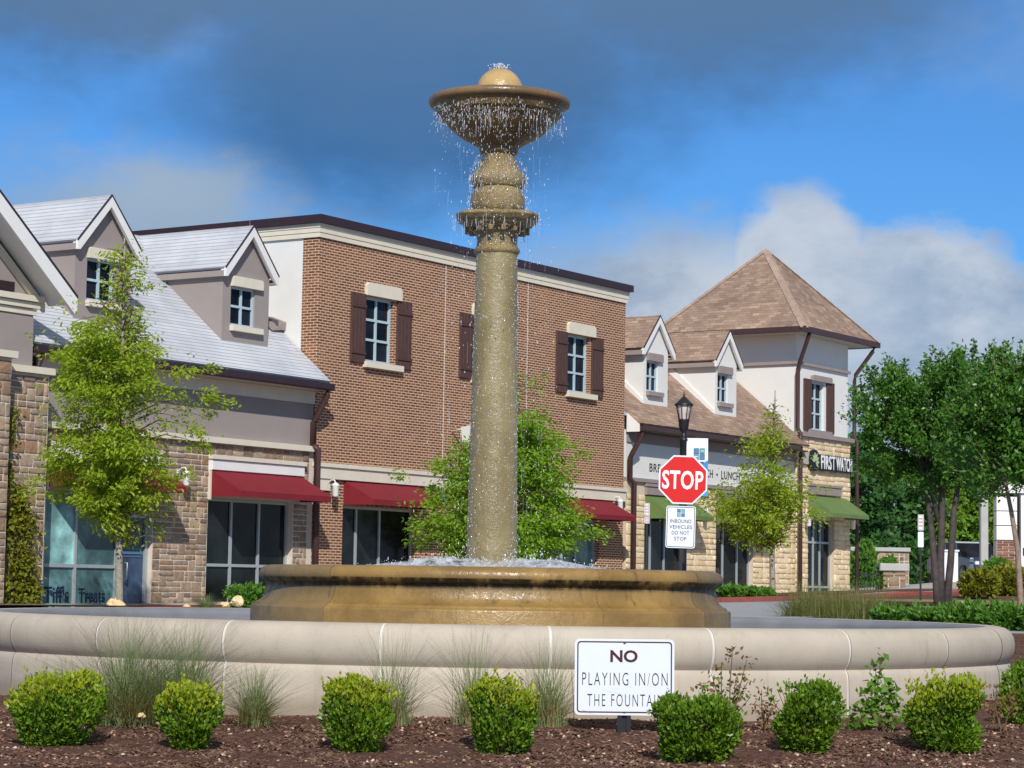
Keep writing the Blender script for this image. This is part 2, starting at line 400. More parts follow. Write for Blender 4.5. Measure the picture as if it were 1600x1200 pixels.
# plants
M['bark_pale'] = plain('pale_bark', (0.30, 0.27, 0.22), 0.9, 0.3, 14, 0.6, 40)
M['bark_dark'] = plain('dark_bark', (0.07, 0.055, 0.048), 0.85, 0.35, 10, 0.5, 40)
M['bark_tan'] = plain('tan_bark', (0.26, 0.19, 0.14), 0.85, 0.3, 9, 0.4, 40)
M['twig'] = plain('twig', (0.16, 0.11, 0.06), 0.9, 0.2)
M['leaf_lime'] = leaf_mat('leaf_lime', (0.12, 0.24, 0.014), (0.44, 0.54, 0.04), 0.45)
M['leaf_lime2'] = leaf_mat('leaf_lime_green', (0.085, 0.22, 0.016), (0.32, 0.49, 0.035), 0.45)
M['leaf_dark'] = leaf_mat('leaf_dark', (0.026, 0.092, 0.016), (0.12, 0.27, 0.035), 0.30, 0.32)
M['leaf_back'] = leaf_mat('leaf_background', (0.022, 0.075, 0.020), (0.07, 0.18, 0.035), 0.25)
M['leaf_back_light'] = leaf_mat('leaf_background_light', (0.07, 0.17, 0.015), (0.20, 0.34, 0.03), 0.35)
M['leaf_box'] = leaf_mat('leaf_box', (0.035, 0.11, 0.010), (0.20, 0.33, 0.022), 0.25, 0.35)
M['leaf_box_tip'] = leaf_mat('leaf_box_tip', (0.16, 0.27, 0.014), (0.42, 0.44, 0.03), 0.3, 0.4)
M['leaf_hedge'] = leaf_mat('leaf_hedge', (0.04, 0.13, 0.018), (0.15, 0.31, 0.04), 0.25, 0.35)
M['leaf_ivy'] = leaf_mat('leaf_ivy', (0.10, 0.15, 0.012), (0.30, 0.28, 0.03), 0.3)
M['leaf_red'] = leaf_mat('leaf_red', (0.16, 0.10, 0.03), (0.30, 0.17, 0.07), 0.3)
M['leaf_weed'] = leaf_mat('leaf_weed', (0.07, 0.19, 0.02), (0.19, 0.34, 0.04), 0.35)
M['grass_green'] = leaf_mat('grass_green', (0.13, 0.20, 0.07), (0.30, 0.36, 0.16), 0.25, 0.5)
M['grass_straw'] = leaf_mat('grass_straw', (0.26, 0.18, 0.075), (0.46, 0.34, 0.17), 0.25, 0.6)
M['grass_tan'] = leaf_mat('grass_tan', (0.15, 0.19, 0.06), (0.34, 0.34, 0.13), 0.3, 0.6)

# ------------------------------------------------------------------ mesh helpers
def link(name, me, mat=None, parent=None):
    o = bpy.data.objects.new(name, me)
    COL.objects.link(o)
    if me is not None and mat is not None and not me.materials:
        me.materials.append(M[mat] if isinstance(mat, str) else mat)
    if parent is not None: o.parent = parent
    return o

def tag(o, label=None, cat=None, group=None, kind=None):
    if label: o['label'] = label
    if cat: o['category'] = cat
    if group: o['group'] = group
    if kind: o['kind'] = kind
    return o

def empty(name, loc=(0, 0, 0), rz=0.0):
    o = bpy.data.objects.new(name, None)
    COL.objects.link(o)
    o.location = loc; o.rotation_euler = (0, 0, rz); o.empty_display_size = 0.2
    return o

class MB:
    def __init__(s): s.v = []; s.f = []; s.sm = []
    def add(s, vs, fs, smooth=False):
        k = len(s.v)
        s.v += [tuple(v) for v in vs]
        s.f += [tuple(i + k for i in f) for f in fs]
        s.sm += [smooth] * len(fs)
        return s
    def box(s, x0, x1, y0, y1, z0, z1):
        vs = [(x0, y0, z0), (x1, y0, z0), (x1, y1, z0), (x0, y1, z0), (x0, y0, z1), (x1, y0, z1), (x1, y1, z1), (x0, y1, z1)]
        return s.add(vs, [(0, 3, 2, 1), (4, 5, 6, 7), (0, 1, 5, 4), (1, 2, 6, 5), (2, 3, 7, 6), (3, 0, 4, 7)])
    def bevbox(s, x0, x1, y0, y1, z0, z1, b=0.01):
        """box whose y0 face (the front) is chamfered"""
        vs = [(x0, y1, z0), (x1, y1, z0), (x1, y1, z1), (x0, y1, z1),
              (x0, y0 + b, z0), (x1, y0 + b, z0), (x1, y0 + b, z1), (x0, y0 + b, z1),
              (x0 + b, y0, z0 + b), (x1 - b, y0, z0 + b), (x1 - b, y0, z1 - b), (x0 + b, y0, z1 - b)]
        fs = [(0, 3, 2, 1), (8, 9, 10, 11)]
        for i in range(4):
            j = (i + 1) % 4
            fs += [(i, j, 4 + j, 4 + i), (4 + i, 4 + j, 8 + j, 8 + i)]
        return s.add(vs, fs)
    def prism(s, poly, axis, a, b):
        """polygon in the two other axes, extruded along axis from a to b"""
        def P(p, q):
            if axis == 'x': return (q, p[0], p[1])
            if axis == 'y': return (p[0], q, p[1])
            return (p[0], p[1], q)
        n = len(poly)
        vs = [P(p, a) for p in poly] + [P(p, b) for p in poly]
        fs = [tuple(range(n)), tuple(range(2 * n - 1, n - 1, -1))]
        fs += [(i, i + n, (i + 1) % n + n, (i + 1) % n) for i in range(n)]
        return s.add(vs, fs)
    def slab(s, quad, th):
        """four corner points, thickened downwards along the normal"""
        q = [Vector(p) for p in quad]
        n = (q[1] - q[0]).cross(q[3] - q[0]).normalized()
        if n.z < 0: n = -n
        vs = q + [p - n * th for p in q]
        return s.add(vs, [(0, 1, 2, 3), (7, 6, 5, 4), (0, 4, 5, 1), (1, 5, 6, 2), (2, 6, 7, 3), (3, 7, 4, 0)])
    def tube(s, pts, rad, seg=8, smooth=True, cap=True):
        pts = [Vector(p) for p in pts]
        n = len(pts)
        if not hasattr(rad, '__len__'): rad = [rad] * n
        rings = []
        for i, p in enumerate(pts):
            d = (pts[min(i + 1, n - 1)] - pts[max(i - 1, 0)]).normalized()
            a = d.cross(Vector((0, 0, 1)) if abs(d.z) < 0.9 else Vector((1, 0, 0))).normalized()
            bb = d.cross(a)
            rings.append([p + (a * math.cos(2 * math.pi * j / seg) + bb * math.sin(2 * math.pi * j / seg)) * rad[i] for j in range(seg)])
        vs = [v for r_ in rings for v in r_]
        fs = [(i * seg + j, i * seg + (j + 1) % seg, (i + 1) * seg + (j + 1) % seg, (i + 1) * seg + j) for i in range(n - 1) for j in range(seg)]
        if cap: fs += [tuple(range(seg - 1, -1, -1)), tuple((n - 1) * seg + j for j in range(seg))]
        return s.add(vs, fs, smooth)
    def lathe(s, prof, seg=64, a0=0.0, a1=2 * math.pi, smooth=True, c=(0, 0), endcaps=False):
        """profile [(r, z)] turned about z"""
        full = abs(a1 - a0 - 2 * math.pi) < 1e-6
        na = seg if full else seg + 1
        n = len(prof)
        vs = [(c[0] + r_ * math.sin(a0 + (a1 - a0) * k / seg), c[1] - r_ * math.cos(a0 + (a1 - a0) * k / seg), z) for k in range(na) for r_, z in prof]
        fs = [(k * n + i, ((k + 1) % na) * n + i, ((k + 1) % na) * n + i + 1, k * n + i + 1) for k in range(seg) for i in range(n - 1)]
        s.add(vs, fs, smooth)
        if endcaps:
            k0 = len(s.v) - len(vs)
            s.f += [tuple(k0 + i for i in range(n)), tuple(k0 + seg * n + i for i in range(n - 1, -1, -1))]
            s.sm += [False, False]
        return s
    def mesh(s, name):
        me = bpy.data.meshes.new(name)
        me.from_pydata(s.v, [], s.f)
        me.polygons.foreach_set('use_smooth', s.sm)
        me.update()
        return me
    def build(s, name, mat, parent=None):
        return link(name, s.mesh(name), mat, parent)

def quads_mesh(name, V, nq, smooth=False):
    """V: (nq*4,3) array of quads"""
    me = bpy.data.meshes.new(name)
    me.vertices.add(nq * 4); me.loops.add(nq * 4); me.polygons.add(nq)
    me.vertices.foreach_set('co', V.astype(np.float32).ravel())
    me.loops.foreach_set('vertex_index', np.arange(nq * 4, dtype=np.int32))
    me.polygons.foreach_set('loop_start', np.arange(0, nq * 4, 4, dtype=np.int32))
    me.polygons.foreach_set('loop_total', np.full(nq, 4, dtype=np.int32))
    me.update(); me.validate()
    return me

def leaf_quads(P, size, aspect=0.5, updown=0.0, D=None, jitter=0.35):
    """diamond leaves at points P; D: preferred leaf direction"""
    n = len(P)
    d = rng.normal(size=(n, 3))
    if D is not None: d = d * 0.55 + D
    d[:, 2] += updown
    d /= np.linalg.norm(d, axis=1, keepdims=True) + 1e-9
    q = rng.normal(size=(n, 3)) * 0.75 + np.array([0.0, -0.45, 0.75])
    sd_ = np.cross(q, d); sd_ /= np.linalg.norm(sd_, axis=1, keepdims=True) + 1e-9
    nn = np.cross(d, sd_)
    L = size * (1 + jitter * rng.uniform(-1, 1, (n, 1)))
    W = L * aspect * 0.5
    a = P
    b = P + d * L * 0.45 + sd_ * W + nn * L * 0.06
    c_ = P + d * L - nn * L * 0.06
    e = P + d * L * 0.45 - sd_ * W + nn * L * 0.06
    return np.stack([a, b, c_, e], axis=1).reshape(-1, 3)

def text_part(txt, name, mat, parent, width, height, x, z, y, thick=0.004, bold=0.0, font_spacing=1.0, rot=None):
    """lettering scaled to a box width x height, its lower left corner at (x, z) on the plane y (facing -y)"""
    cu = bpy.data.curves.new(name, 'FONT')
    cu.body = txt; cu.size = 1.0; cu.extrude = 0.02; cu.offset = bold; cu.space_character = font_spacing
    cu.resolution_u = 3
    tmp = bpy.data.objects.new(name, cu)
    COL.objects.link(tmp)
    dg = bpy.context.evaluated_depsgraph_get(); dg.update()
    me = bpy.data.meshes.new_from_object(tmp.evaluated_get(dg))
    bpy.data.objects.remove(tmp); bpy.data.curves.remove(cu)
    nv = len(me.vertices)
    co = np.empty(nv * 3, np.float32); me.vertices.foreach_get('co', co); co = co.reshape(-1, 3)
    mn, mxv = co.min(0), co.max(0)
    sx, sz = width / (mxv[0] - mn[0]), height / (mxv[1] - mn[1])
    out = np.empty_like(co)
    out[:, 0] = x + (co[:, 0] - mn[0]) * sx
    out[:, 2] = z + (co[:, 1] - mn[1]) * sz
    out[:, 1] = y - (co[:, 2] - mn[2]) / 0.04 * thick
    me.vertices.foreach_set('co', out.ravel()); me.update()
    me.materials.clear()
    return link(name, me, mat, parent)

# ------------------------------------------------------------------ ground
GP = [(-6, 11, .47), (0, 11, .47), (6, 11, .47), (0, 13.4, .585), (-4, 13.4, .585), (4, 13.4, .60), (0, 15.5, .72), (-4, 16, .72), (3.5, 15.8, .72), (5.0, 18, .82), (-5.6, 19, .75), (5.2, 23, 1.0), (-5, 24, .95), (0, 25, 1.08),
      (3, 31, 1.16), (-4, 32, 1.10), (-8, 34, 1.04), (3, 44, 1.14), (8.0, 30, 1.16), (9.6, 52, 1.37), (12, 62, 1.40), (-8.7, 48, .98), (-4.7, 55, 1.04), (3, 66, 1.14), (7.0, 76, 1.24), (12, 80, 1.36), (20, 80, 1.95), (15.2, 80, 1.88), (18, 92, 2.02), (16.5, 77, 1.88), (13.2, 67, 1.52), (15, 70, 1.62), (13.0, 85, 1.38), (-15, 40, .95),
      (-20, 10, .5), (20, 10, .6), (20, 30, 1.1), (-25, 25, .9), (0, 0, .1), (-30, 0, .1), (30, 0, .1), (0, 110, 1.4), (30, 110, 2.0), (60, 110, 1.8), (-60, 110, 1.3), (-60, 40, 1.0), (60, 40, 1.2), (8, 40, 1.26)]
GPA = np.array(GP)
def gz(x, y):
    x = np.asarray(x, float); y = np.asarray(y, float)
    d2 = (x[..., None] - GPA[:, 0]) ** 2 + (y[..., None] - GPA[:, 1]) ** 2 + 0.6
    wt = d2 ** -1.7
    z = (wt * GPA[:, 2]).sum(-1) / wt.sum(-1)
    return z
def g1(x, y): return float(gz(np.array(x), np.array(y)))

def axis_steps(stops):
    out = []
    for (a, b, n) in stops: out += list(np.linspace(a, b, n, endpoint=False))
    return np.array(out + [stops[-1][1]])

def sheet(name, xs, ys, mat, dz, kind='structure', func=None):
    Xg, Yg = np.meshgrid(xs, ys)
    Zg = gz(Xg, Yg) + dz
    if func is not None: Zg = func(Xg, Yg, Zg)
    nx, ny = len(xs), len(ys)
    vs = np.stack([Xg, Yg, Zg], -1).reshape(-1, 3)
    fs = [(j * nx + i, j * nx + i + 1, (j + 1) * nx + i + 1, (j + 1) * nx + i) for j in range(ny - 1) for i in range(nx - 1)]
    me = bpy.data.meshes.new(name); me.from_pydata(vs.tolist(), [], fs)
    me.polygons.foreach_set('use_smooth', [True] * len(fs)); me.update()
    o = link(name, me, mat); tag(o, kind=kind); return o

xs = axis_steps([(-1500, -60, 8), (-60, -15, 15), (-15, 20, 70), (20, 60, 14), (60, 1500, 8)])
ys = axis_steps([(-200, 0, 5), (0, 10, 10), (10, 34, 60), (34, 90, 56), (90, 200, 12), (200, 3000, 8)])
sheet('ground', xs, ys, 'asphalt', -0.02)

FX, FY = -0.149, 19.85           # fountain axis
# planted island round the fountain: a mulch mound
def mulch_island():
    mb = MB(); nr, na = 70, 200
    vs = []
    for i in range(nr + 1):
        for k in range(na):
            a = 2 * math.pi * k / na
            rr = 4.05 + (i / nr) ** 1.0 * (1.0 if 1 else 0) * 6.2
            ex = 1.0 + 0.12 * math.cos(2 * a)
            vs.append((FX + rr * math.sin(a) * ex, FY - rr * math.cos(a)))
    A = np.array(vs)
    z = gz(A[:, 0], A[:, 1]) + 0.012
    z += 0.014 * np.sin(A[:, 0] * 5.3 + 1.3 * np.sin(A[:, 1] * 4.1)) * np.sin(A[:, 1] * 6.7 + A[:, 0] * 2) + rng.normal(0, 0.006, len(A))
    edge = np.repeat(np.arange(nr + 1) == nr, na)
    z[edge] -= 0.06
    V3 = [(A[i, 0], A[i, 1], z[i]) for i in range(len(A))]
    fs = [(i * na + k, i * na + (k + 1) % na, (i + 1) * na + (k + 1) % na, (i + 1) * na + k) for i in range(nr) for k in range(na)]
    mb.add(V3, [f[::-1] for f in fs], True)
    o = mb.build('mulch_bed', 'mulch'); tag(o, kind='structure')
mulch_island()

# building axes: u along the shop fronts, v into the buildings
ANG = math.atan(2400 / 3663.0)
P0 = at(487.5, 500, 55.0); P0.z = 0
RZ = math.pi / 2 - ANG
UU = Vector((math.sin(ANG), math.cos(ANG), 0)); VV = Vector((-math.cos(ANG), math.sin(ANG), 0))
def uv(u, v, z=0): 
    p = P0 + UU * u + VV * v
    return Vector((p.x, p.y, z))

def strip(name, u0, u1, v0, v1, mat, dz, nu=60, nv=4, th=None):
    """ground strip parallel to the shop fronts, following the terrain"""
    mb = MB(); vs = []
    for j in range(nv + 1):
        for i in range(nu + 1):
            p = uv(u0 + (u1 - u0) * i / nu, v0 + (v1 - v0) * j / nv)
            vs.append((p.x, p.y, g1(p.x, p.y) + dz))
    fs = [(j * (nu + 1) + i, j * (nu + 1) + i + 1, (j + 1) * (nu + 1) + i + 1, (j + 1) * (nu + 1) + i) for j in range(nv) for i in range(nu)]
    mb.add(vs, fs, True)
    if th:   # front face of a step
        k = len(mb.v); row = [(v[0], v[1], v[2] - th) for v in vs[:nu + 1]]
        mb.add(list(vs[:nu + 1]) + row, [(i, nu + 1 + i, nu + 2 + i, i + 1) for i in range(nu)])
    o = mb.build(name, mat); tag(o, kind='structure'); return o
strip('pavement', -14, 36, -7.0, -0.02, 'pavement', 0.10, nv=8, th=0.14)
strip('planting_strip', -14, 24.5, -6.7, -2.6, 'mulch', 0.115)
strip('kerb', -14, 30, -7.6, -7.0, 'red_paver', 0.104, nv=1, th=0.14)
sheet('brick_walkway', np.linspace(7.2, 26, 30), np.linspace(48.5, 52.5, 5), 'red_paver', 0.02)
sheet('lawn', np.linspace(7.6, 34, 30), np.linspace(52.7, 61, 8), 'lawn', 0.02)
sheet('verge', np.linspace(9.4, 40, 30), np.linspace(61.2, 70, 8), 'mulch', 0.02)

# ------------------------------------------------------------------ fountain
def lz(z): return z - 0.05 * min(1.0, max(0.0, (z - 4.98) / 0.35))
def build_fountain():
    root = empty('fountain', (FX, FY, 0))
    tag(root, 'tiered stone fountain with tall column, bowl on top and two round basins', 'fountain')
    # outer basin: 24 cast segments with pale joints
    prof_wall = [(4.312, 0.45), (4.312, 0.90), (4.310, 0.97), (4.305, 1.01), (4.296, 1.035), (4.282, 1.052)]
    prof_tor = [(4.282, 1.052), (4.290, 1.062), (4.304, 1.080), (4.321, 1.11), (4.332, 1.155), (4.334, 1.20), (4.325, 1.25), (4.30, 1.295), (4.26, 1.322), (4.21, 1.334), (4.16, 1.336), (4.10, 1.333)]
    prof_in = [(4.10, 1.333), (4.04, 1.326), (4.0, 1.305), (3.985, 1.27), (3.98, 0.95)]
    step = 2 * math.pi / 24; ph = R(5.75); g = 0.0022
    for k in range(24):
        a0, a1 = ph + k * step + g, ph + (k + 1) * step - g
        o = MB().lathe(prof_tor, 10, a0, a1).build('rim_segment', 'rim_stone', root)
        MB().lathe(prof_wall, 10, a0, a1).build('wall_panel', 'rim_wall', o)
        MB().lathe([(r_ - (0.004 if r_ > 4.15 else 0), z) for r_, z in prof_wall + prof_tor[1:]], 1, a0 - 2 * g, a0).build('joint', 'rim_joint', o)
    MB().lathe(prof_in, 96).build('pool_liner', 'pool_liner', root)
    MB().lathe([(3.98, 0.95), (1.5, 0.95)], 64).build('pool_floor', 'pool_liner', root)
    o = MB().lathe([(3.979, 1.10), (2.02, 1.10)], 64).build('pool_water', 'pool_water', root)
    # inner basin: 11 segments of gold stone
    pb = [(2.022, 0.95), (2.022, 1.398), (2.018, 1.410), (2.008, 1.416), (1.990, 1.419), (1.988, 1.432), (1.978, 1.440), (1.955, 1.447), (1.930, 1.468), (1.910, 1.50), (1.899, 1.54), (1.894, 1.58), (1.895, 1.600), (1.900, 1.606), (1.915, 1.609),
          (1.936, 1.620), (1.951, 1.640), (1.957, 1.665), (1.953, 1.692), (1.938, 1.716), (1.91, 1.733), (1.87, 1.742), (1.80, 1.742), (1.74, 1.735), (1.70, 1.71), (1.69, 1.50)]
    st = 2 * math.pi / 11; ph = R(-7.0)
    for k in range(11):
        a0, a1 = ph + k * st + 0.0016, ph + (k + 1) * st - 0.0016
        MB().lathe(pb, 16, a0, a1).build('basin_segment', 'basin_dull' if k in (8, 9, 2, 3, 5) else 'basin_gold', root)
    MB().lathe([(r_ - 0.006, z) for r_, z in pb], 110).build('basin_joint', 'capital', root)
    MB().lathe([(1.69, 1.67), (0.0, 1.67)], 64).build('basin_water', 'pool_water', root)
    # column
    sh = [(0.235, 1.60), (0.228, 1.70), (0.214, 1.78)] + [(0.214 - (0.214 - 0.177) * (i / 14) ** 1.15, 1.80 + (4.42 - 1.80) * i / 14) for i in range(15)]
    MB().lathe(sh, 48).build('shaft', 'shaft', root)
    cap = [(0.177, 4.42), (0.192, 4.435), (0.2, 4.455), (0.192, 4.475), (0.178, 4.485), (0.174, 4.50), (0.176, 4.57), (0.186, 4.60), (0.215, 4.625), (0.235, 4.645), (0.245, 4.66)]
    co = MB().lathe(cap, 48).build('capital', 'capital', root)
    # abacus with a stepped, scalloped edge
    mb = MB(); seg = 64; prof = [(0.23, 4.63), (0.275, 4.645), (0.29, 4.67), (0.315, 4.675), (0.322, 4.70), (0.355, 4.707), (0.362, 4.73), (0.372, 4.735), (0.372, 4.757), (0.345, 4.766), (0.25, 4.785)]
    vs = []
    for k in range(seg):
        a = 2 * math.pi * k / seg
        sq = 1.0 + 0.075 * math.cos(4 * (a - R(45))) + 0.025 * math.cos(16 * a)
        vs += [(r_ * sq * math.sin(a), -r_ * sq * math.cos(a), z) for r_, z in prof]
    n = len(prof)
    mb.add(vs, [(k * n + i, ((k + 1) % seg) * n + i, ((k + 1) % seg) * n + i + 1, k * n + i + 1) for k in range(seg) for i in range(n - 1)], True)
    ab = mb.build('abacus', 'capital', co)
    for k in range(16):
        a = 2 * math.pi * (k + 0.5) / 16
        d = MB().box(-0.018, 0.018, -0.03, 0.03, -0.022, 0.022).build('dentil', 'capital', co)
        d.location = (0.25 * math.sin(a), -0.25 * math.cos(a), 4.625); d.rotation_euler = (0, 0, a)
    MB().lathe([(0.20, 4.77), (0.228, 4.80), (0.236, 4.86), (0.232, 4.92), (0.215, 4.965), (0.205, 4.985), (0.2, 5.0)], 48).build('drum', 'capital', root)
    MB().lathe([(r_, lz(z)) for r_, z in [(0.19, 4.985), (0.205, 5.0), (0.216, 5.005), (0.222, 5.03), (0.236, 5.06), (0.236, 5.10), (0.222, 5.14), (0.195, 5.18), (0.17, 5.23), (0.152, 5.28), (0.142, 5.32), (0.14, 5.345)]], 48).build('bulb', 'capital', root)
    MB().lathe([(r_, lz(z)) for r_, z in [(0.135, 5.33), (0.16, 5.345), (0.172, 5.37), (0.168, 5.392), (0.18, 5.405), (0.235, 5.435), (0.31, 5.475), (0.385, 5.525), (0.438, 5.575), (0.468, 5.612), (0.478, 5.632), (0.502, 5.636), (0.508, 5.642), (0.512, 5.672), (0.536, 5.676), (0.543, 5.684), (0.546, 5.712), (0.556, 5.722), (0.56, 5.742), (0.585, 5.752)]], 72).build('bowl', 'bowl', root)
    MB().lathe([(r_, lz(z)) for r_, z in [(0.575, 5.752), (0.598, 5.757), (0.612, 5.775), (0.614, 5.795), (0.604, 5.815), (0.585, 5.826), (0.55, 5.828), (0.52, 5.82), (0.5, 5.79), (0.3, 5.76), (0.05, 5.75)]], 72).build('bowl_rim', 'bowl_rim', root)
    MB().lathe([(0.10, 5.68), (0.205, 5.74), (0.212, 5.83), (0.198, 5.89), (0.176, 5.94), (0.142, 5.985), (0.10, 6.018), (0.055, 6.035), (0.0, 6.04)], 48).build('finial_ball', 'ball', root)
    # water
    N = 0; blobs = []
    ico = [(0, 0, 1), (0.894, 0, 0.447), (0.276, 0.851, 0.447), (-0.724, 0.526, 0.447), (-0.724, -0.526, 0.447), (0.276, -0.851, 0.447), (0.724, 0.526, -0.447), (-0.276, 0.851, -0.447), (-0.894, 0, -0.447), (-0.276, -0.851, -0.447), (0.724, -0.526, -0.447), (0, 0, -1)]
    icof = [(0, 1, 2), (0, 2, 3), (0, 3, 4), (0, 4, 5), (0, 5, 1), (1, 6, 2), (2, 7, 3), (3, 8, 4), (4, 9, 5), (5, 10, 1), (2, 6, 7), (3, 7, 8), (4, 8, 9), (5, 9, 10), (1, 10, 6), (6, 11, 7), (7, 11, 8), (8, 11, 9), (9, 11, 10), (10, 11, 6)]
    mb = MB()
    def drop(x, y, z, r_, st_=1.0):
        mb.add([(x + a * r_, y + b_ * r_, z + c_ * r_ * st_) for a, b_, c_ in ico], icof, True)
    U = random.uniform
    for i in range(1500):                                   # falling in sheets just inside the rim
        a = U(0, 2 * math.pi); a = a if U(0, 1) < 0.45 else random.gauss(math.pi * 1.9, 0.6)
        z = 5.67 - abs(random.gauss(0, 0.16)); rr = U(0.46, 0.60) if z > 5.5 else U(0.25, 0.6)
        drop(rr * math.sin(a), -rr * math.cos(a), z, U(0.0006, 0.0026), U(1.0, 9.0))
    for i in range(900):                                   # clinging to bowl, bulb and capital
        z = U(4.5, 5.7); a = U(-1.7, 1.7)
        pr = [(4.45, .21), (4.62, .24), (4.72, .40), (4.80, .25), (4.95, .24), (5.07, .25), (5.3, .16), (5.40, .2), (5.48, .33), (5.6, .47), (5.7, .56)]
        rr = np.interp(z, [p[0] for p in pr], [p[1] for p in pr]) + U(-0.005, 0.02)
        drop(rr * math.sin(a), -rr * math.cos(a), z, U(0.001, 0.004), U(0.8, 3.5))
    for i in range(1100):                                  # beads down the shaft
        z = U(1.8, 4.5); a = U(-1.7, 1.7); rr = 0.216 - 0.037 * (z - 1.8) / 2.6
        drop(rr * math.sin(a), -rr * math.cos(a), z, U(0.0013, 0.0042), U(0.8, 2.5))
    for i in range(900):                                   # loose drops in the air
        z = 5.7 - 4.0 * U(0, 1) ** 1.3; a = U(0, 2 * math.pi); rr = abs(random.gauss(0.36, 0.15)) + 0.02 * (5.7 - z)
        drop(rr * math.sin(a), -rr * math.cos(a), z, U(0.001, 0.0036), U(0.8, 5.0))
    for i in range(170):                                   # thin strands hanging from the ledges and running over the stone
        a = U(-1.75, 1.75); q = U(0, 1)
        if q < .55: z, rr, L = U(5.50, 5.68), U(.40, .56), U(.03, .16)
        elif q < .75: z, rr, L = U(4.66, 4.76), U(.33, .40), U(.03, .14)
        else: z, rr, L = U(4.95, 5.2), .245, U(.03, .10)
        x, y = rr * math.sin(a), -rr * math.cos(a)
        mb.tube([(x, y, z), (x + U(-.004, .004), y, z - L * .5), (x + U(-.006, .006), y, z - L)], [U(.0008, .002), U(.0008, .0018), .0006], 4, True, False)
    for i in range(160):                                   # long falling threads in the air
        a = U(0, 6.28); z = U(2.2, 5.5); rr = U(.26, .60); x, y = rr * math.sin(a), -rr * math.cos(a); L = U(.04, .22)
        mb.tube([(x, y, z), (x, y, z - L)], [.0007, .0005], 3, True, False)
    for i in range(110):                                   # on top of the ball
        a = U(0, 6.28); rr = abs(random.gauss(0, 0.045)); drop(rr * math.sin(a), -rr * math.cos(a), 6.045 + U(0, 0.05) * (1 - rr / 0.2), U(0.002, 0.007))
    for i in range(2000):                                  # splash ring in the inner basin
        a = U(0, 6.28); rr = abs(random.gauss(0.5, 0.40)) + 0.18
        h = 0.16 * max(0, 1 - rr / 1.55) * abs(random.gauss(0, 0.8)); drop(rr * math.sin(a), -rr * math.cos(a), 1.70 + h, U(0.0015, 0.0055), U(0.7, 2.5))
    o = mb.build('water_drops', 'drops', root); tag(o, 'white drops of falling and splashing water', kind='stuff')
    mb = MB(); seg = 96
    for shell in range(4):
        vs = []
        for i, (r_, h) in enumerate([(0.24 + .1 * shell, .10), (0.40 + .1 * shell, .085), (0.6 + .1 * shell, .06), (0.85 + .1 * shell, .035), (1.2 + .08 * shell, .0)]):
            for k in range(seg):
                a = 2 * math.pi * k / seg
                vs.append((r_ * math.sin(a), -r_ * math.cos(a), 1.69 + h * (0.6 + 0.9 * U(0, 1))))
        mb.add(vs, [(i * seg + k, i * seg + (k + 1) % seg, (i + 1) * seg + (k + 1) % seg, (i + 1) * seg + k) for i in range(4) for k in range(seg)], True)
    o = mb.build('splash_foam', 'foam', root); tag(o, 'white foam where the falling water hits the inner basin', kind='stuff')
build_fountain()
fl = at(262, 962, 20.5)
b_ = empty('pool_light', (fl.x, 22.9, 1.0)); tag(b_, 'small dark underwater lamp by the left inner wall of the pool', 'lamp')
MB().lathe([(0.0, 0.0), (0.05, 0.0), (0.05, 0.23), (0.045, 0.25), (0.0, 0.255)], 14).build('lamp_body', 'black_iron', b_)
MB().lathe([(0.052, 0.25), (0.07, 0.255), (0.07, 0.285), (0.0, 0.30)], 14).build('lamp_cap', 'green_tile', b_)

# ------------------------------------------------------------------ building pieces
def window_unit(parent, u0, u1, z0, z1, v, cols, rows, name='window', glass_m='glass', frame_m='frame', bar=0.055, depth=0.09, outer=0.06, as_sub=False, colx=None, rowz=None, opening=None):
    """frame with bars; each pane a mesh of its own"""
    mb = MB(); y0, y1 = v, v + depth
    mb.box(u0, u0 + outer, y0, y1, z0, z1).box(u1 - outer, u1, y0, y1, z0, z1)
    mb.box(u0 + outer, u1 - outer, y0, y1, z0, z0 + outer).box(u0 + outer, u1 - outer, y0, y1, z1 - outer, z1)
    xs_ = colx or [u0 + outer + (u1 - u0 - 2 * outer) * i / cols for i in range(1, cols)]
    zs_ = rowz or [z0 + outer + (z1 - z0 - 2 * outer) * i / rows for i in range(1, rows)]
    for x in xs_: mb.box(x - bar / 2, x + bar / 2, y0 + 0.004, y1, z0 + outer, z1 - outer)
    ex = [u0 + outer] + xs_ + [u1 - outer]; ez = [z0 + outer] + zs_ + [z1 - outer]
    for z in zs_:
        for i in range(len(ex) - 1):
            a = ex[i] + (bar / 2 if i else 0); b2 = ex[i + 1] - (bar / 2 if i < len(ex) - 2 else 0)
            mb.box(a, b2, y0 + 0.006, y1, z - bar / 2, z + bar / 2)
    host = mb.build('window_frame' if as_sub else name, frame_m, parent)
    ph = parent if as_sub else host
    for i in range(len(ex) - 1):
        for j in range(len(ez) - 1):
            gm = glass_m(i, j) if callable(glass_m) else glass_m
            MB().box(ex[i] - 0.01, ex[i + 1] + 0.01, y0 + depth * 0.55, y0 + depth * 0.55 + 0.012, ez[j] - 0.01, ez[j + 1] + 0.01).build('pane', gm, ph)
    return host

def rough_trim(u0, u1, z0, z1, v0, v1, chip=0.0):
    """stone lintel with chipped corners, front at v0"""
    c_ = chip
    poly = [(u0, z0), (u1, z0), (u1, z1 - c_), (u1 - c_ * 1.2, z1), (u0 + c_ * 1.2, z1), (u0, z1 - c_)] if c_ else [(u0, z0), (u1, z0), (u1, z1), (u0, z1)]
    return MB().prism(poly, 'y', v0, v1)

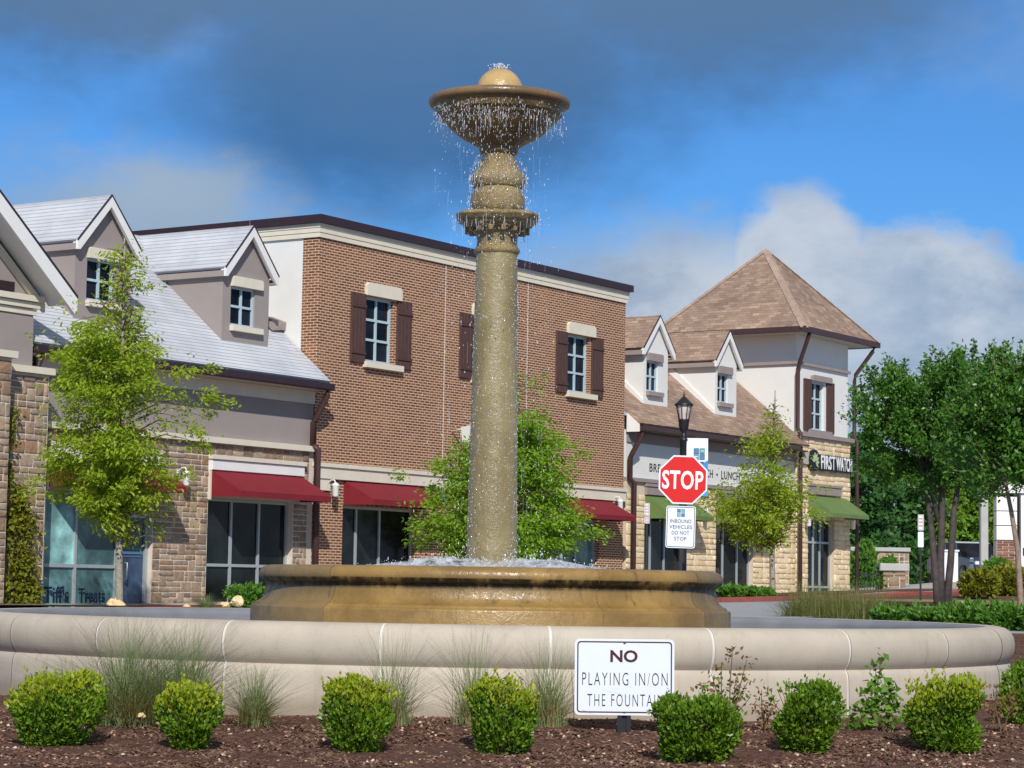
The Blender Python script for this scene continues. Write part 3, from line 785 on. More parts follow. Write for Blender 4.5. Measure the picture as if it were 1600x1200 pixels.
def wall_with_holes(mb, u0, u1, z0, z1, holes, v0, v1):
    """solid wall v0..v1 with rectangular openings"""
    us = sorted({u0, u1, *[h[0] for h in holes], *[h[1] for h in holes]})
    zs = sorted({z0, z1, *[h[2] for h in holes], *[h[3] for h in holes]})
    us = [x for x in us if u0 <= x <= u1]; zs = [x for x in zs if z0 <= x <= z1]
    iv = {}
    def vid(i, j, s_):
        if (i, j, s_) not in iv:
            iv[(i, j, s_)] = len(vs); vs.append((us[i], v0 if s_ == 0 else v1, zs[j]))
        return iv[(i, j, s_)]
    vs = []; fs = []
    def solid(i, j):
        if i < 0 or j < 0 or i >= len(us) - 1 or j >= len(zs) - 1: return False
        cu, cz = (us[i] + us[i + 1]) / 2, (zs[j] + zs[j + 1]) / 2
        return not any(h[0] < cu < h[1] and h[2] < cz < h[3] for h in holes)
    for i in range(len(us) - 1):
        for j in range(len(zs) - 1):
            if not solid(i, j): continue
            fs.append((vid(i, j, 0), vid(i + 1, j, 0), vid(i + 1, j + 1, 0), vid(i, j + 1, 0)))
            fs.append((vid(i, j, 1), vid(i, j + 1, 1), vid(i + 1, j + 1, 1), vid(i + 1, j, 1)))
            if not solid(i - 1, j): fs.append((vid(i, j, 0), vid(i, j + 1, 0), vid(i, j + 1, 1), vid(i, j, 1)))
            if not solid(i + 1, j): fs.append((vid(i + 1, j, 0), vid(i + 1, j, 1), vid(i + 1, j + 1, 1), vid(i + 1, j + 1, 0)))
            if not solid(i, j - 1): fs.append((vid(i, j, 0), vid(i, j, 1), vid(i + 1, j, 1), vid(i + 1, j, 0)))
            if not solid(i, j + 1): fs.append((vid(i, j + 1, 0), vid(i + 1, j + 1, 0), vid(i + 1, j + 1, 1), vid(i, j + 1, 1)))
    return mb.add(vs, fs)

def awning(parent, u0, u1, z_top, z_bot, proj, mat, val=0.13):
    zf = z_bot + val
    poly = [(0, z_top), (-proj, zf), (-proj, z_bot), (-proj + 0.02, z_bot), (-proj + 0.02, zf - 0.02), (-0.001, z_top - 0.05)]
    mb = MB().prism(poly, 'x', u0 + 0.012, u1 - 0.012)
    side = [(0, z_top - 0.002), (-proj + 0.002, zf - 0.002), (-proj + 0.002, z_bot), (-0.0, z_bot)]
    mb.prism(side, 'x', u0, u0 + 0.011).prism(side, 'x', u1 - 0.011, u1)
    o = mb.build('awning', mat, parent)
    fr = MB().box(u0 + 0.03, u1 - 0.03, -proj + 0.03, -proj + 0.06, z_bot + 0.02, z_bot + 0.05)
    fr.build('awning_frame', 'sash', o)
    return o

def wall_lamp(parent, u, z):
    a = MB().box(u - 0.05, u + 0.05, -0.05, 0.0, z - 0.02, z + 0.13)
    a.tube([(u, -0.04, z + 0.06), (u, -0.12, z + 0.15), (u, -0.22, z + 0.15), (u, -0.26, z + 0.08)], 0.017, 6)
    o = a.build('wall_lamp', 'lamp_white', parent)
    MB().lathe([(0.02, z + 0.09), (0.085, z + 0.05), (0.09, z + 0.02), (0.078, z + 0.0), (0.075, z - 0.22), (0.06, z - 0.25), (0.0, z - 0.255)], 12, c=(u, -0.26)).build('lamp_jar', 'lamp_white', o)

def dormer(parent, uc, hw, vf, roof, wall_m, roof_m, trim_m, lint_m, z_e=8.64, z_r=9.62, win=None, back=3.0, flare=False, ov=0.17, ue=0.95):
    """gabled dormer; roof(v) is the height of the main roof"""
    z0 = roof(vf) - 0.05
    u0, u1 = uc - hw, uc + hw
    vb = vf + back
    sl = (z_r - z_e) / hw
    vce = vf + (z_e - roof(vf)) / ROOF_K
    wu0, wu1, wz0, wz1 = win
    mb = MB()
    wall_with_holes(mb, u0, u1, z0, z_e, [(wu0, wu1, wz0, wz1)], vf, vf + 0.14)
    mb.prism([(u0, z_e), (u1, z_e), (uc, z_r)], 'y', vf, vf + 0.14)
    for a, b2 in ((u0, u0 + 0.12), (u1 - 0.12, u1)):
        mb.prism([(vf + 0.141, z0), (vce, z_e - 0.03), (vce, z_e), (vf + 0.141, z_e)], 'x', a, b2)
    if flare:   # stucco kicks out where the cheek meets the roof
        mb.prism([(vf + 0.02, roof(vf)), (vf + 1.9, roof(vf + 1.9)), (vf + 1.9, roof(vf + 1.9) + 0.30), (vf + 0.02, roof(vf) + 0.14)], 'x', u0 - 0.05, u0 + 0.01)
    o = mb.build('dormer', wall_m, parent)
    # roof planes with overhang
    th = 0.07
    ze = z_r - sl * ue + 0.13; zr = z_r + 0.13
    rf = MB()
    rf.slab([(uc - ue, vf - ov, ze), (uc, vf - ov, zr), (uc, vb + 0.6, zr), (uc - ue, vb + 0.6, ze)], th)
    rf.slab([(uc, vf - ov, zr), (uc + ue, vf - ov, ze), (uc + ue, vb + 0.6, ze), (uc, vb + 0.6, zr)], th)
    rf.build('dormer_roof', roof_m, o)
    # dark drip edge and white rake boards
    drip = MB(); bd = MB(); ea = MB()
    for s_ in (-1, 1):
        p = [(uc, zr + 0.012), (uc + s_ * (ue + 0.01), ze + 0.012), (uc + s_ * (ue + 0.01), ze - 0.03), (uc, zr - 0.03)]
        drip.prism(p, 'y', vf - ov - 0.03, vf - ov - 0.002)
        p = [(uc, zr - 0.032), (uc + s_ * ue, ze - 0.032), (uc + s_ * ue, ze - 0.21), (uc + s_ * (ue - 0.07), ze - 0.21), (uc, zr - 0.262)]
        bd.prism(p, 'y', vf - ov - 0.02, vf - ov + 0.05)
        # soffit return
        p = [(uc, zr - 0.09), (uc + s_ * (ue - 0.01), ze - 0.09), (uc + s_ * (ue - 0.01), ze - 0.13), (uc, zr - 0.13)]
        bd.prism(p, 'y', vf - ov + 0.051, vf - 0.001)
        ea.box(uc + s_ * ue - 0.03 if s_ > 0 else uc - ue - 0.001, uc + ue + 0.001 if s_ > 0 else uc - ue + 0.03, vf - ov + 0.055, vb + 0.4, ze - 0.21, ze - 0.075)
        a, b2 = sorted((uc + s_ * (ue - 0.035), uc + s_ * (hw + 0.003)))
        if b2 - a > 0.01: ea.box(a, b2, vf - ov + 0.06, vb + 0.4, ze - 0.205, ze - 0.17)
    drip.build('drip_edge', 'dark_brown', o); bd.build('rake_board', 'white_trim', o); ea.build('eave_board', trim_m, o)
    window_unit(o, wu0, wu1, wz0, wz1, vf + 0.045, 2, 2, as_sub=True, bar=0.055, outer=0.05)
    w_ = wu1 - wu0
    rough_trim(wu0 - 0.02, wu1 + 0.19, wz1 + 0.0, wz1 + 0.23, vf - 0.10, vf - 0.002, 0.04).build('lintel', lint_m, o)
    rough_trim(wu0 - 0.02, wu1 + 0.20, wz0 - 0.13, wz0 - 0.002, vf - 0.12, vf - 0.002).build('sill', lint_m, o)
    return o

# unit stones (front at y=-1..0), shared by all masonry
def unit_stone(seed):
    r_ = random.Random(seed); mb = MB()
    b_ = 0.10
    def j(a): return a + r_.uniform(-0.028, 0.028)
    back = [(0.0, 0, 0.0), (1, 0, 0), (1, 0, 1), (0, 0, 1)]
    mid = [(j(0.02), -0.6, j(0.03)), (j(0.98), -0.6, j(0.03)), (j(0.98), -0.6, j(0.97)), (j(0.02), -0.6, j(0.97))]
    fr = [(j(b_), -1 + r_.uniform(-.1, .15), j(b_ * 1.5)), (j(1 - b_), -1 + r_.uniform(-.1, .15), j(b_ * 1.5)), (j(1 - b_), -1 + r_.uniform(-.1, .15), j(1 - b_ * 1.5)), (j(b_), -1 + r_.uniform(-.1, .15), j(1 - b_ * 1.5))]
    c_ = [(j(0.5), -1.12, j(0.5))]
    fs = []
    for i in range(4):
        k = (i + 1) % 4
        fs += [(i, k, 4 + k, 4 + i), (4 + i, 4 + k, 8 + k, 8 + i), (8 + i, 8 + k, 12)]
    mb.add(back + mid + fr + c_, fs, True)
    return mb

def ashlar(rects, cw, ch, sizes, seed, gap=0.026):
    """random ashlar: returns stones (u, z, w, h, v)"""
    r_ = random.Random(seed); out = []
    for (u0, u1, z0, z1, v) in rects:
        nu = max(1, round((u1 - u0) / cw)); nz = max(1, round((z1 - z0) / ch))
        cu, cz = (u1 - u0) / nu, (z1 - z0) / nz
        occ = [[False] * nz for _ in range(nu)]
        for j in range(nz):
            for i in range(nu):
                if occ[i][j]: continue
                wv, hv = r_.choice(sizes)
                while wv > 1 and (i + wv > nu or any(occ[i + a][j] for a in range(min(wv, nu - i)))): wv -= 1
                while hv > 1 and (j + hv > nz or any(occ[i + a][j + b2] for a in range(wv) for b2 in range(hv) if j + b2 < nz)): hv -= 1
                # leave no orphan cell
                for a in range(wv):
                    for b2 in range(hv): occ[i + a][j + b2] = True
                out.append((u0 + i * cu + gap / 2, z0 + j * cz + gap / 2, wv * cu - gap, hv * cz - gap, v))
    return out

def lay_stones(stones, parent, mat, seed, keep=300, proud=(0.016, 0.034), name='stone', skip=None):
    r_ = random.Random(seed)
    vis = [s_ for s_ in stones if not (skip and skip(s_))]
    vis.sort(key=lambda s_: -s_[2] * s_[3])
    units = []
    for k in range(7):
        me = unit_stone(seed * 31 + k).mesh('stone'); me.materials.append(M[mat]); units.append(me)
    mb = MB()
    for i, (u, z, w_, h, v) in enumerate(vis):
        d = r_.uniform(*proud)
        if i < keep:
            o = bpy.data.objects.new(name, units[i % 7]); COL.objects.link(o); o.parent = parent
            o.location = (u, v, z); o.scale = (w_, d, h)
        else:
            q = unit_stone(r_.randrange(999))
            mb.add([(u + x * w_, v + y * d, z + zz * h) for x, y, zz in q.v], q.f, True)
    if mb.v:
        o = mb.build(name + '_courses', mat, parent); tag(o, kind='stuff')

BO = lambda nm: empty(nm, (P0.x, P0.y, 0), RZ)
ROOF_K = 0.82
EV = -0.47
def roofz(v): return 6.27 + ROOF_K * (v + 0.55)

# ------------------------------------------------------------------ left building: fieldstone and taupe stucco
def build_left():
    root = BO('stone_shop')
    tag(root, 'taupe stucco and fieldstone shop with pale slate roof and gabled dormers', 'building')
    UL = -9.0
    # backing wall with openings (mortar)
    holes = [(-8.62, -5.38, 0.4, 3.40), (-3.58, -0.55, 1.05, 3.45)]
    base = wall_with_holes(MB(), UL, 0.17, 0.4, 4.66, holes, 0.0, 0.3).build('stone_wall', 'mortar', root)
    ashl = ashlar([(-5.37, -3.60, 0.75, 4.38, 0.0)], 0.115, 0.118, [(3, 1), (4, 1), (2, 1), (3, 2), (2, 2), (4, 1), (1, 1), (3, 1)], 5)
    ashl += ashlar([(-3.60, 0.0, 4.41, 4.66, 0.0), (UL, -5.37, 4.41, 4.66, 0.0), (-5.37, -3.60, 4.39, 4.66, 0.0)], 0.12, 0.125, [(3, 2), (2, 1), (3, 1), (2, 2), (2, 1)], 6)
    ashl += ashlar([(-0.54, -0.03, 0.75, 3.42, 0.0), (-0.27, 0.0, 3.45, 4.40, 0.0), (UL, -8.64, 0.8, 4.40, 0.0)], 0.125, 0.13, [(2, 1), (3, 1), (2, 2), (1, 1)], 8)
    lay_stones(ashl, base, 'stone_brown', 11, 300)
    # left piers, standing forward
    p = MB().box(-12.5, -9.28, -0.62, 0.0, 0.3, 5.66).build('pier', 'mortar', root)
    st = ashlar([(-10.74, -9.30, 0.8, 5.62, -0.622)], 0.125, 0.13, [(3, 1), (2, 1), (3, 2), (2, 1), (4, 1), (2, 2)], 21)
    lay_stones(st, p, 'stone_brown', 22, 300)
    rough_trim(-12.5, -9.22, 5.665, 5.80, -0.74, 0.05).build('pier_cap', 'cream', p)
    q = MB().box(-13.5, -10.76, -1.05, -0.625, 0.3, 5.86).build('pier', 'mortar', root)
    st = ashlar([(-11.6, -10.77, 0.8, 5.82, -1.052)], 0.125, 0.14, [(3, 1), (2, 1), (3, 2), (2, 1), (4, 1)], 23)
    lay_stones(st, q, 'stone_brown', 24, 300)
    rough_trim(-13.5, -10.69, 5.865, 6.0, -1.16, -0.63).build('pier_cap', 'cream', q)
    # upper stucco band, frieze, string course
    MB().box(UL, 0.17, 0.03, 0.3, 4.80, 5.93).build('upper_wall', 'taupe_stucco', root)
    MB().box(UL, 0.155, -0.02, 0.028, 5.80, 6.10).build('frieze', 'cream', root)
    MB().box(UL, 0.13, -0.13, 0.29, 4.665, 4.795).build('string_course', 'cream', root)
    # main roof
    rf = MB().slab([(-11.5, EV, roofz(EV)), (0.17, EV, roofz(EV)), (0.17, 3.75, roofz(3.75)), (-11.5, 3.75, roofz(3.75))], 0.07)
    rfo = rf.build('roof', 'slate_roof', root)
    MB().box(-11.5, 0.16, 3.78, 9.0, 9.4, 9.85).build('flat_roof', 'dark_brown', root)
    MB().box(-13.5, 0.15, 0.31, 9.0, 0.3, 6.6).build('rear_walls', 'taupe_stucco', root)
    # gutter and soffit
    MB().prism([(-0.455, 6.25), (-0.46, 6.10), (-0.54, 6.10), (-0.575, 6.13), (-0.575, 6.26), (-0.545, 6.26), (-0.545, 6.15), (-0.49, 6.15)], 'x', -9.6, 0.20).build('gutter', 'dark_brown', rfo)
    MB().box(-9.6, 0.15, -0.455, 0.02, 6.105, 6.15).build('soffit', 'soffit', rfo)
    # flashing wedge against the white wall
    MB().add([(-0.32, 0.95, 7.55), (0.19, 0.95, 7.62), (0.19, 1.35, 7.95), (-0.32, 1.35, 7.93), (0.19, 0.93, 7.80), (-0.30, 0.97, 7.82)], [(0, 1, 4, 5), (5, 4, 2, 3), (0, 5, 3), (1, 2, 4)]).build('flashing', 'taupe_trim', rfo)
    # dormers
    dormer(root, -1.945, 0.83, 0.42, roofz, 'taupe_stucco', 'slate_roof_dormer', 'taupe_stucco', 'cream', z_e=8.73, z_r=9.67, win=(-2.49, -1.62, 7.44, 8.34), back=3.2)
    dormer(root, -6.71, 0.86, 0.42, roofz, 'taupe_stucco', 'slate_roof_dormer', 'taupe_stucco', 'cream', z_e=8.72, z_r=9.67, win=(-7.21, -6.37, 7.49, 8.39), back=3.2, ue=0.98)
    # big cross gable at the left edge
    ug, zg = -12.2, 9.62
    zf = lambda u: zg - 0.82 * abs(u - ug)
    cg = MB().prism([(ug, 9.34), (-9.72, 9.34 - 0.82 * 2.48), (-9.72, 5.8), (-14.7, 5.8), (-14.7, 9.34 - 0.82 * 2.5)], 'y', -0.55, 3.0).build('cross_gable', 'taupe_stucco', root)
    rr = MB(); bo = MB(); dr = MB(); inn = MB()
    for s_ in (-1, 1):
        e = 2.92
        rr.slab([(ug, -1.3, zg), (ug + s_ * e, -1.3, zg - 0.82 * e), (ug + s_ * e, 3.4, zg - 0.82 * e), (ug, 3.4, zg)], 0.06)
        z1 = zg - 0.82 * e
        dr.prism([(ug, zg + 0.02), (ug + s_ * (e + .01), z1 + 0.02), (ug + s_ * (e + .01), z1 - 0.04), (ug, zg - 0.04)], 'y', -1.335, -1.302)
        bo.prism([(ug, zg - 0.042), (ug + s_ * e, z1 - 0.042), (ug + s_ * e, z1 - 0.36), (ug + s_ * (e - .06), z1 - 0.36), (ug, zg - 0.40)], 'y', -1.33, -1.25)
        bo.prism([(ug, zg - 0.12), (ug + s_ * (e - .02), z1 - 0.12), (ug + s_ * (e - .02), z1 - 0.16), (ug, zg - 0.16)], 'y', -1.249, -0.56)
        e2 = 2.72
        inn.prism([(ug, 9.32), (ug + s_ * e2, 9.32 - .82 * e2), (ug + s_ * e2, 9.32 - .82 * e2 - .17), (ug, 9.15)], 'y', -0.64, -0.552)
    rr.build('gable_roof', 'slate_roof_dormer', cg); dr.build('drip_edge', 'dark_brown', cg); bo.build('rake_board', 'white_trim', cg); inn.build('inner_rake_trim', 'cream', cg)
    for i, (zb, zt, ex) in enumerate([(7.10, 7.22, 0.16), (6.97, 7.085, 0.10), (6.84, 6.955, 0.05)]):
        MB().box(-14.7, -9.72 + ex, -0.55 - ex, -0.551, zb, zt).build('cornice_moulding', 'cream', cg)
    MB().box(-11.3, -10.42, -0.72, -0.56, 7.23, 7.42).build('vent_ledge', 'dark_brown', cg)
    # roof return below the gable
    MB().box(-12.6, -9.75, -0.60, -0.56, 5.81, 6.80).build('bay_panel', 'taupe_stucco', cg)
    # shop window with teal film and door
    def gm(i, j): return 'teal_film' if (i == 0 and j == 1) else 'teal_dark'
    wn = window_unit(root, -8.61, -6.32, 0.62, 3.39, 0.10, 2, 2, 'shop_window', gm, 'sash', bar=0.07, outer=0.07, colx=[-7.60], rowz=[1.86])
    text_part("Tiff's", 'lettering', 'navy', wn, 0.72, 0.34, -8.50, 1.10, 0.088, 0.003, 0.012)
    text_part('Treats', 'lettering', 'navy', wn, 0.80, 0.30, -7.50, 1.10, 0.088, 0.003, 0.012)
    d = window_unit(root, -6.31, -5.40, 0.62, 3.0, 0.10, 1, 1, 'door', 'navy_film', 'sash', outer=0.085)
    MB().tube([(-6.12, 0.08, 1.6), (-6.12, 0.02, 1.6), (-6.12, 0.02, 1.95), (-6.12, 0.08, 1.95)], 0.015, 6).build('door_handle', 'sash', d)
    MB().box(-6.19, -5.52, 0.136, 0.14, 2.24, 2.27).box(-6.19, -5.52, 0.136, 0.14, 2.14, 2.19).box(-6.15, -5.56, 0.136, 0.14, 2.08, 2.10).build('door_notice', 'blue_tile', d)
    MB().box(-6.31, -5.40, 0.10, 0.2, 3.005, 3.39).build('transom', 'navy_film', d)
    # second shop window
    window_unit(root, -3.57, -0.56, 1.06, 3.44, 0.14, 3, 2, 'shop_window', 'shop_glass', 'sash', bar=0.065, outer=0.06, colx=[-2.58, -1.60], rowz=[1.95])
    # sign boards and awnings
    for a, b2 in ((-3.58, -0.26), (-8.65, -5.30)):
        sb = MB().bevbox(a, b2, -0.10, 0.0, 4.06, 4.30, 0.012).build('sign_board', 'white_trim', root)
        MB().box(a - 0.03, b2 + 0.03, -0.14, 0.0, 4.305, 4.40).build('sign_board_cap', 'cream', sb)
        MB().box(a - 0.032, a + 0.02, -0.08, 0.0, 3.40, 4.05).build('side_trim', 'cream', sb)
        awning(root, a + 0.04, b2 - 0.03, 4.08, 3.46, 0.92, 'red_canvas')
    wall_lamp(root, -4.62, 3.90)
    # bracket at the roof end
    MB().tube([(0.05, -0.50, 6.13), (0.05, -0.46, 5.98), (0.02, -0.16, 5.45), (0.02, -0.10, 5.35), (0.02, -0.10, 4.80)], 0.078, 8).tube([(0.02, -0.10, 4.82), (0.10, -0.18, 4.72), (0.10, -0.18, 0.6)], 0.082, 8).build('downspout', 'brown_metal', root)
    MB().tube([(-9.35, -0.50, 6.08), (-9.35, -0.2, 5.45), (-9.35, -0.1, 5.35), (-9.35, -0.1, 5.0)], 0.05, 8).build('downspout', 'brown_metal', root)
    return root
build_left()

# ------------------------------------------------------------------ middle building: brick
def build_brick():
    root = BO('brick_shop')
    tag(root, 'two storey brick shop with shuttered windows and cream cornice', 'building')
    U0, U1 = 0.20, 14.62
    wins = [(2.08, 3.25), (6.74, 7.90), (11.44, 12.60)]
    holes = [(a, b2, 7.0, 8.60) for a, b2 in wins]
    bays = [(1.36, 4.42), (6.05, 9.1), (10.75, 13.30)]
    holes += [(a, b2, 1.0, 3.46) for a, b2 in bays]
    wall = wall_with_holes(MB(), U0, U1, 0.4, 9.86, holes, 0.0, 0.3)
    wall.box(U0, U0 + 0.25, 0.301, 0.48, 0.4, 9.86)
    wo = wall.build('wall', 'brick', root)
    MB().box(U0 + 0.006, U0 + 0.25, 0.482, 9.0, 0.4, 9.84).build('side_wall', 'white_stucco', root)
    MB().box(U0 + 0.26, U1 - 0.01, 0.302, 9.0, 0.4, 9.7).build('interior_block', 'taupe_stucco', root)
    for u in (5.50, 9.40): MB().box(u - 0.012, u + 0.012, -0.006, -0.001, 4.5, 9.85).build('control_joint', 'mortar', wo)
    # cornice in steps, carried round the corner
    for z0, z1, e in ((9.80, 9.912, 0.05), (9.916, 10.024, 0.066), (10.028, 10.13, 0.082)):
        c_ = MB().box(U0 - e, U1 + e, -e, -0.001, z0, z1).box(U0 - e, U0 - 0.001, 0.0, 9.0, z0, z1).build('cornice_moulding', 'cream', root)
    MB().box(U0 - 0.17, U1 + 0.17, -0.17, 0.2, 10.135, 10.325).box(U0 - 0.17, U0 + 0.2, 0.201, 9.0, 10.135, 10.325).build('coping', 'dark_brown', root)
    MB().box(U0 - 0.172, U0 - 0.1685, 2.0, 2.012, 10.14, 10.32).build('coping_joint', 'taupe_trim', root)
    # string course
    MB().box(U0 - 0.02, U1 + 0.02, -0.09, -0.001, 4.06, 4.33).build('string_course', 'cream', root)
    MB().box(U0 - 0.05, U1 + 0.05, -0.13, -0.001, 4.335, 4.43).build('string_course_cap', 'cream', root)
    MB().box(0.30, 0.78, -0.06, -0.001, 3.78, 4.055).build('lamp_block', 'cream', root)
    for (a, b2) in wins:
        wn = window_unit(root, a, b2, 7.0, 8.60, 0.09, 2, 3, 'window', 'glass', 'frame', bar=0.06, outer=0.06)
        rough_trim(a - 0.04, b2 + 0.24, 8.62, 8.94, -0.10, -0.002, 0.07).build('lintel', 'cream', wn)
        rough_trim(a - 0.06, b2 + 0.32, 6.85, 6.995, -0.13, -0.002).build('sill', 'cream', wn)
        for s0, s1 in ((a - 0.60, a - 0.02), (b2 + 0.12, b2 + 0.74)):
            mb = MB()
            n = 4; wd = (s1 - s0) / n
            for k in range(n): mb.bevbox(s0 + k * wd + 0.006, s0 + (k + 1) * wd - 0.006, -0.055, -0.012, 6.93 + random.uniform(0, .01), 8.64, 0.006)
            mb.box(s0 + 0.01, s1 - 0.01, -0.014, -0.003, 6.95, 8.62)
            sh = mb.build('shutter', 'shutter', wn)
            for zz in (7.15, 8.29): MB().box(s0 + .004, s1 - .004, -0.078, -0.0555, zz, zz + .08).build('shutter_rail', 'shutter', wn)
    for (a, b2), cx_ in zip(bays, (None, None, (11.55, 12.28))):
        xs_ = [a + 0.75, a + 1.70] if cx_ is None else list(cx_)
        third = cx_ is not None
        window_unit(root, a + 0.005, b2 - 0.005, 1.01, 3.45, 0.14, 3, 2, 'shop_window', 'teal_dark' if third else 'shop_glass', 'sash', bar=0.06, outer=0.06, colx=xs_, rowz=[1.95])
        awning(root, a + 0.02, (b2 if not third else 13.82), 4.055, 3.47, 0.90, 'red_canvas')
    wall_lamp(root, 0.72, 3.88); wall_lamp(root, 14.02, 4.02)
    # sign lamp on the wall, half hidden by the column
    sl = MB().tube([(5.9, 0, 5.52), (5.9, -0.3, 5.58), (5.9, -0.55, 5.55)], 0.02, 6).prism([(5.62, 5.20), (6.05, 5.20), (6.05, 5.58), (6.30, 5.66), (6.30, 5.74), (5.55, 5.60)], 'y', -0.75, -0.52)
    sl.build('sign_lamp', 'lamp_white', root)
    MB().tube([(14.86, -0.50, 6.13), (14.86, -0.46, 5.98), (14.82, -0.16, 5.45), (14.82, -0.10, 5.35), (14.82, -0.10, 4.72), (14.96, -0.16, 4.62), (14.96, -0.16, 0.8)], 0.08, 8).build('downspout', 'brown_metal', root)
    return root
build_brick()

# ------------------------------------------------------------------ right building: white stucco, limestone and a hipped tower
def build_right():
    root = BO('tower_shop')
    tag(root, 'white stucco and yellow limestone cafe with brown shingle roof and hipped corner tower', 'building')
    UA, UT0, UT1 = 14.80, 25.72, 29.85
    # lower limestone wall
    holes = [(15.85, 18.30, 0.9, 3.95), (20.25, 22.75, 1.05, 3.95)]
    lw = wall_with_holes(MB(), UA, UT0, 0.5, 4.66, holes, 0.0, 0.3).build('limestone_wall', 'mortar_yellow', root)
    st = ashlar([(UA + .02, UT0 - .02, 0.95, 4.64, 0.0)], 0.16, 0.165, [(3, 1), (2, 1), (4, 1), (3, 1), (2, 2), (3, 1)], 41, 0.014)
    def hid(s_):
        u, z, w_, h, v = s_
        return any(u + w_ > a - 0.02 and u < b2 + 0.02 and z + h > c_ - .02 and z < d + 0.35 for a, b2, c_, d in holes)
    # split rows at openings: lay each pier separately
    st = ashlar([(UA + .02, 15.83, 0.95, 4.30, 0.0), (18.32, 20.23, 0.95, 4.64, 0.0), (22.77, UT0 - .02, 0.95, 4.64, 0.0), (15.83, 18.32, 4.34, 4.64, 0.0), (20.23, 22.77, 4.34, 4.64, 0.0)], 0.16, 0.165, [(3, 1), (2, 1), (4, 1), (3, 1), (2, 2), (3, 1)], 41, 0.014)
    lay_stones(st, lw, 'stone_yellow', 42, 230, (0.022, 0.05))
    MB().box(UA, UT0 - .01, -0.09, 0.29, 4.665, 4.775).build('string_course', 'taupe_trim', root)
    ub = MB().box(UA, UT0 - .01, 0.03, 0.3, 4.78, 6.16).build('upper_wall', 'white_stucco', root)
    MB().box(UA, UT0 - .01, -0.02, 0.028, 5.80, 6.10).build('frieze', 'taupe_trim', root)
    # letters on the white band
    for tx, u, w_ in (('BREAKFAST', 16.16, 2.15), ('BRUNCH', 18.72, 1.35), ('LUNCH', 20.62, 1.22)):
        text_part(tx, 'lettering', 'letter_dark', ub, w_, 0.25, u, 5.00, 0.028, 0.008, 0.006, 1.12)
    for u in (18.50, 20.32): MB().lathe([(0.0, 0.0), (0.045, 0.0), (0.045, 0.02), (0.0, 0.02)], 10).build('bullet', 'letter_dark', ub).location = (u, 0.02, 5.12)
    # main roof
    rf = MB().slab([(UA - 0.05, EV, roofz(EV)), (UT0 + 0.1, EV, roofz(EV)), (UT0 + 0.1, 0.05, roofz(0.05)), (UA - 0.05, 0.05, roofz(0.05))], 0.07)
    rf.slab([(UA - 0.05, 0.05, roofz(0.05)), (UT0 - 0.01, 0.05, roofz(0.05)), (UT0 - 0.01, 3.75, roofz(3.75)), (UA - 0.05, 3.75, roofz(3.75))], 0.07)
    rfo = rf.build('roof', 'brown_roof', root)
    MB().prism([(-0.455, 6.25), (-0.46, 6.10), (-0.54, 6.10), (-0.575, 6.13), (-0.575, 6.26), (-0.545, 6.26), (-0.545, 6.15), (-0.49, 6.15)], 'x', UA - 0.05, UT0 - 0.75).build('gutter', 'brown_metal', rfo)
    MB().box(UA, UT0 - .02, -0.455, 0.02, 6.105, 6.15).build('soffit', 'brown_metal', rfo)
    # boxed eave end beside the brick wall
    MB().prism([(-0.45, 6.28), (-0.02, 6.63), (-0.02, 6.08), (-0.45, 6.08)], 'x', UA - 0.075, UA - 0.052).build('eave_end_board', 'white_trim', rfo)
    MB().box(UA, UT0 - .02, 0.31, 9.0, 0.5, 6.6).build('rear_walls', 'white_stucco', root)
    for uc, hw, ue_ in ((17.09, 0.725, 0.95), (21.54, 0.71, 0.90)):
        dormer(root, uc, hw, 0.38, roofz, 'white_stucco', 'brown_roof_v', 'taupe_trim', 'taupe_trim', z_e=8.80, z_r=9.60, win=(uc - 0.56, uc + 0.12, 7.42, 8.33), back=3.0, flare=True, ov=0.12, ue=ue_)
    # windows with green awnings
    for i, (a, b2) in enumerate(((15.85, 18.30), (20.25, 22.75))):
        n = [(a + 0.62, a + 1.45), (a + 0.75, a + 1.70)][i]
        window_unit(root, a + .005, b2 - .005, 0.92 if i == 0 else 1.06, 3.94, 0.14, 3, 2, 'shop_window', 'shop_glass', 'sash', bar=0.06, outer=0.06, colx=list(n), rowz=[1.62 if i else 1.5])
        sb = MB().bevbox(a - .02, b2 + .05, -0.09, 0.0, 4.31, 4.55, 0.012).build('sign_board', 'taupe_trim', root)
        MB().box(a - .05, b2 + .08, -0.12, 0.0, 4.555, 4.64).build('sign_board_cap', 'taupe_trim', sb)
        awning(root, a + .03, b2 + .25, 4.30, 3.62, 0.85, 'green_canvas')
    wall_lamp(root, 19.20, 3.95)
    # tower
    th = [(26.62, 28.62, 0.9, 4.02), (26.86, 27.86, 6.93, 8.56)]
    tw = wall_with_holes(MB(), UT0, UT1, 0.5, 6.66, [th[0]], -0.02, 0.3)
    tw.box(UT0, UT0 + 0.3, 0.301, 4.2, 0.5, 6.6)
    two = tw.build('tower_base', 'mortar_yellow', root)
    st = ashlar([(UT0 + .01, 26.60, 1.0, 6.62, -0.02), (28.64, UT1 - .01, 1.0, 6.62, -0.02), (26.60, 28.64, 4.92, 6.62, -0.02)], 0.16, 0.165, [(3, 1), (2, 1), (4, 1), (3, 1), (2, 2), (3, 1)], 51, 0.014)
    lay_stones(st, two, 'stone_yellow', 52, 230, (0.022, 0.05))
    MB().box(UT0 - 0.10, UT1 + 0.10, -0.16, 0.25, 6.665, 6.80).build('tower_belt', 'taupe_trim', root)
    tu = wall_with_holes(MB(), UT0 + 0.04, UT1 - 0.10, 6.805, 10.02, [th[1]], 0.02, 0.3)
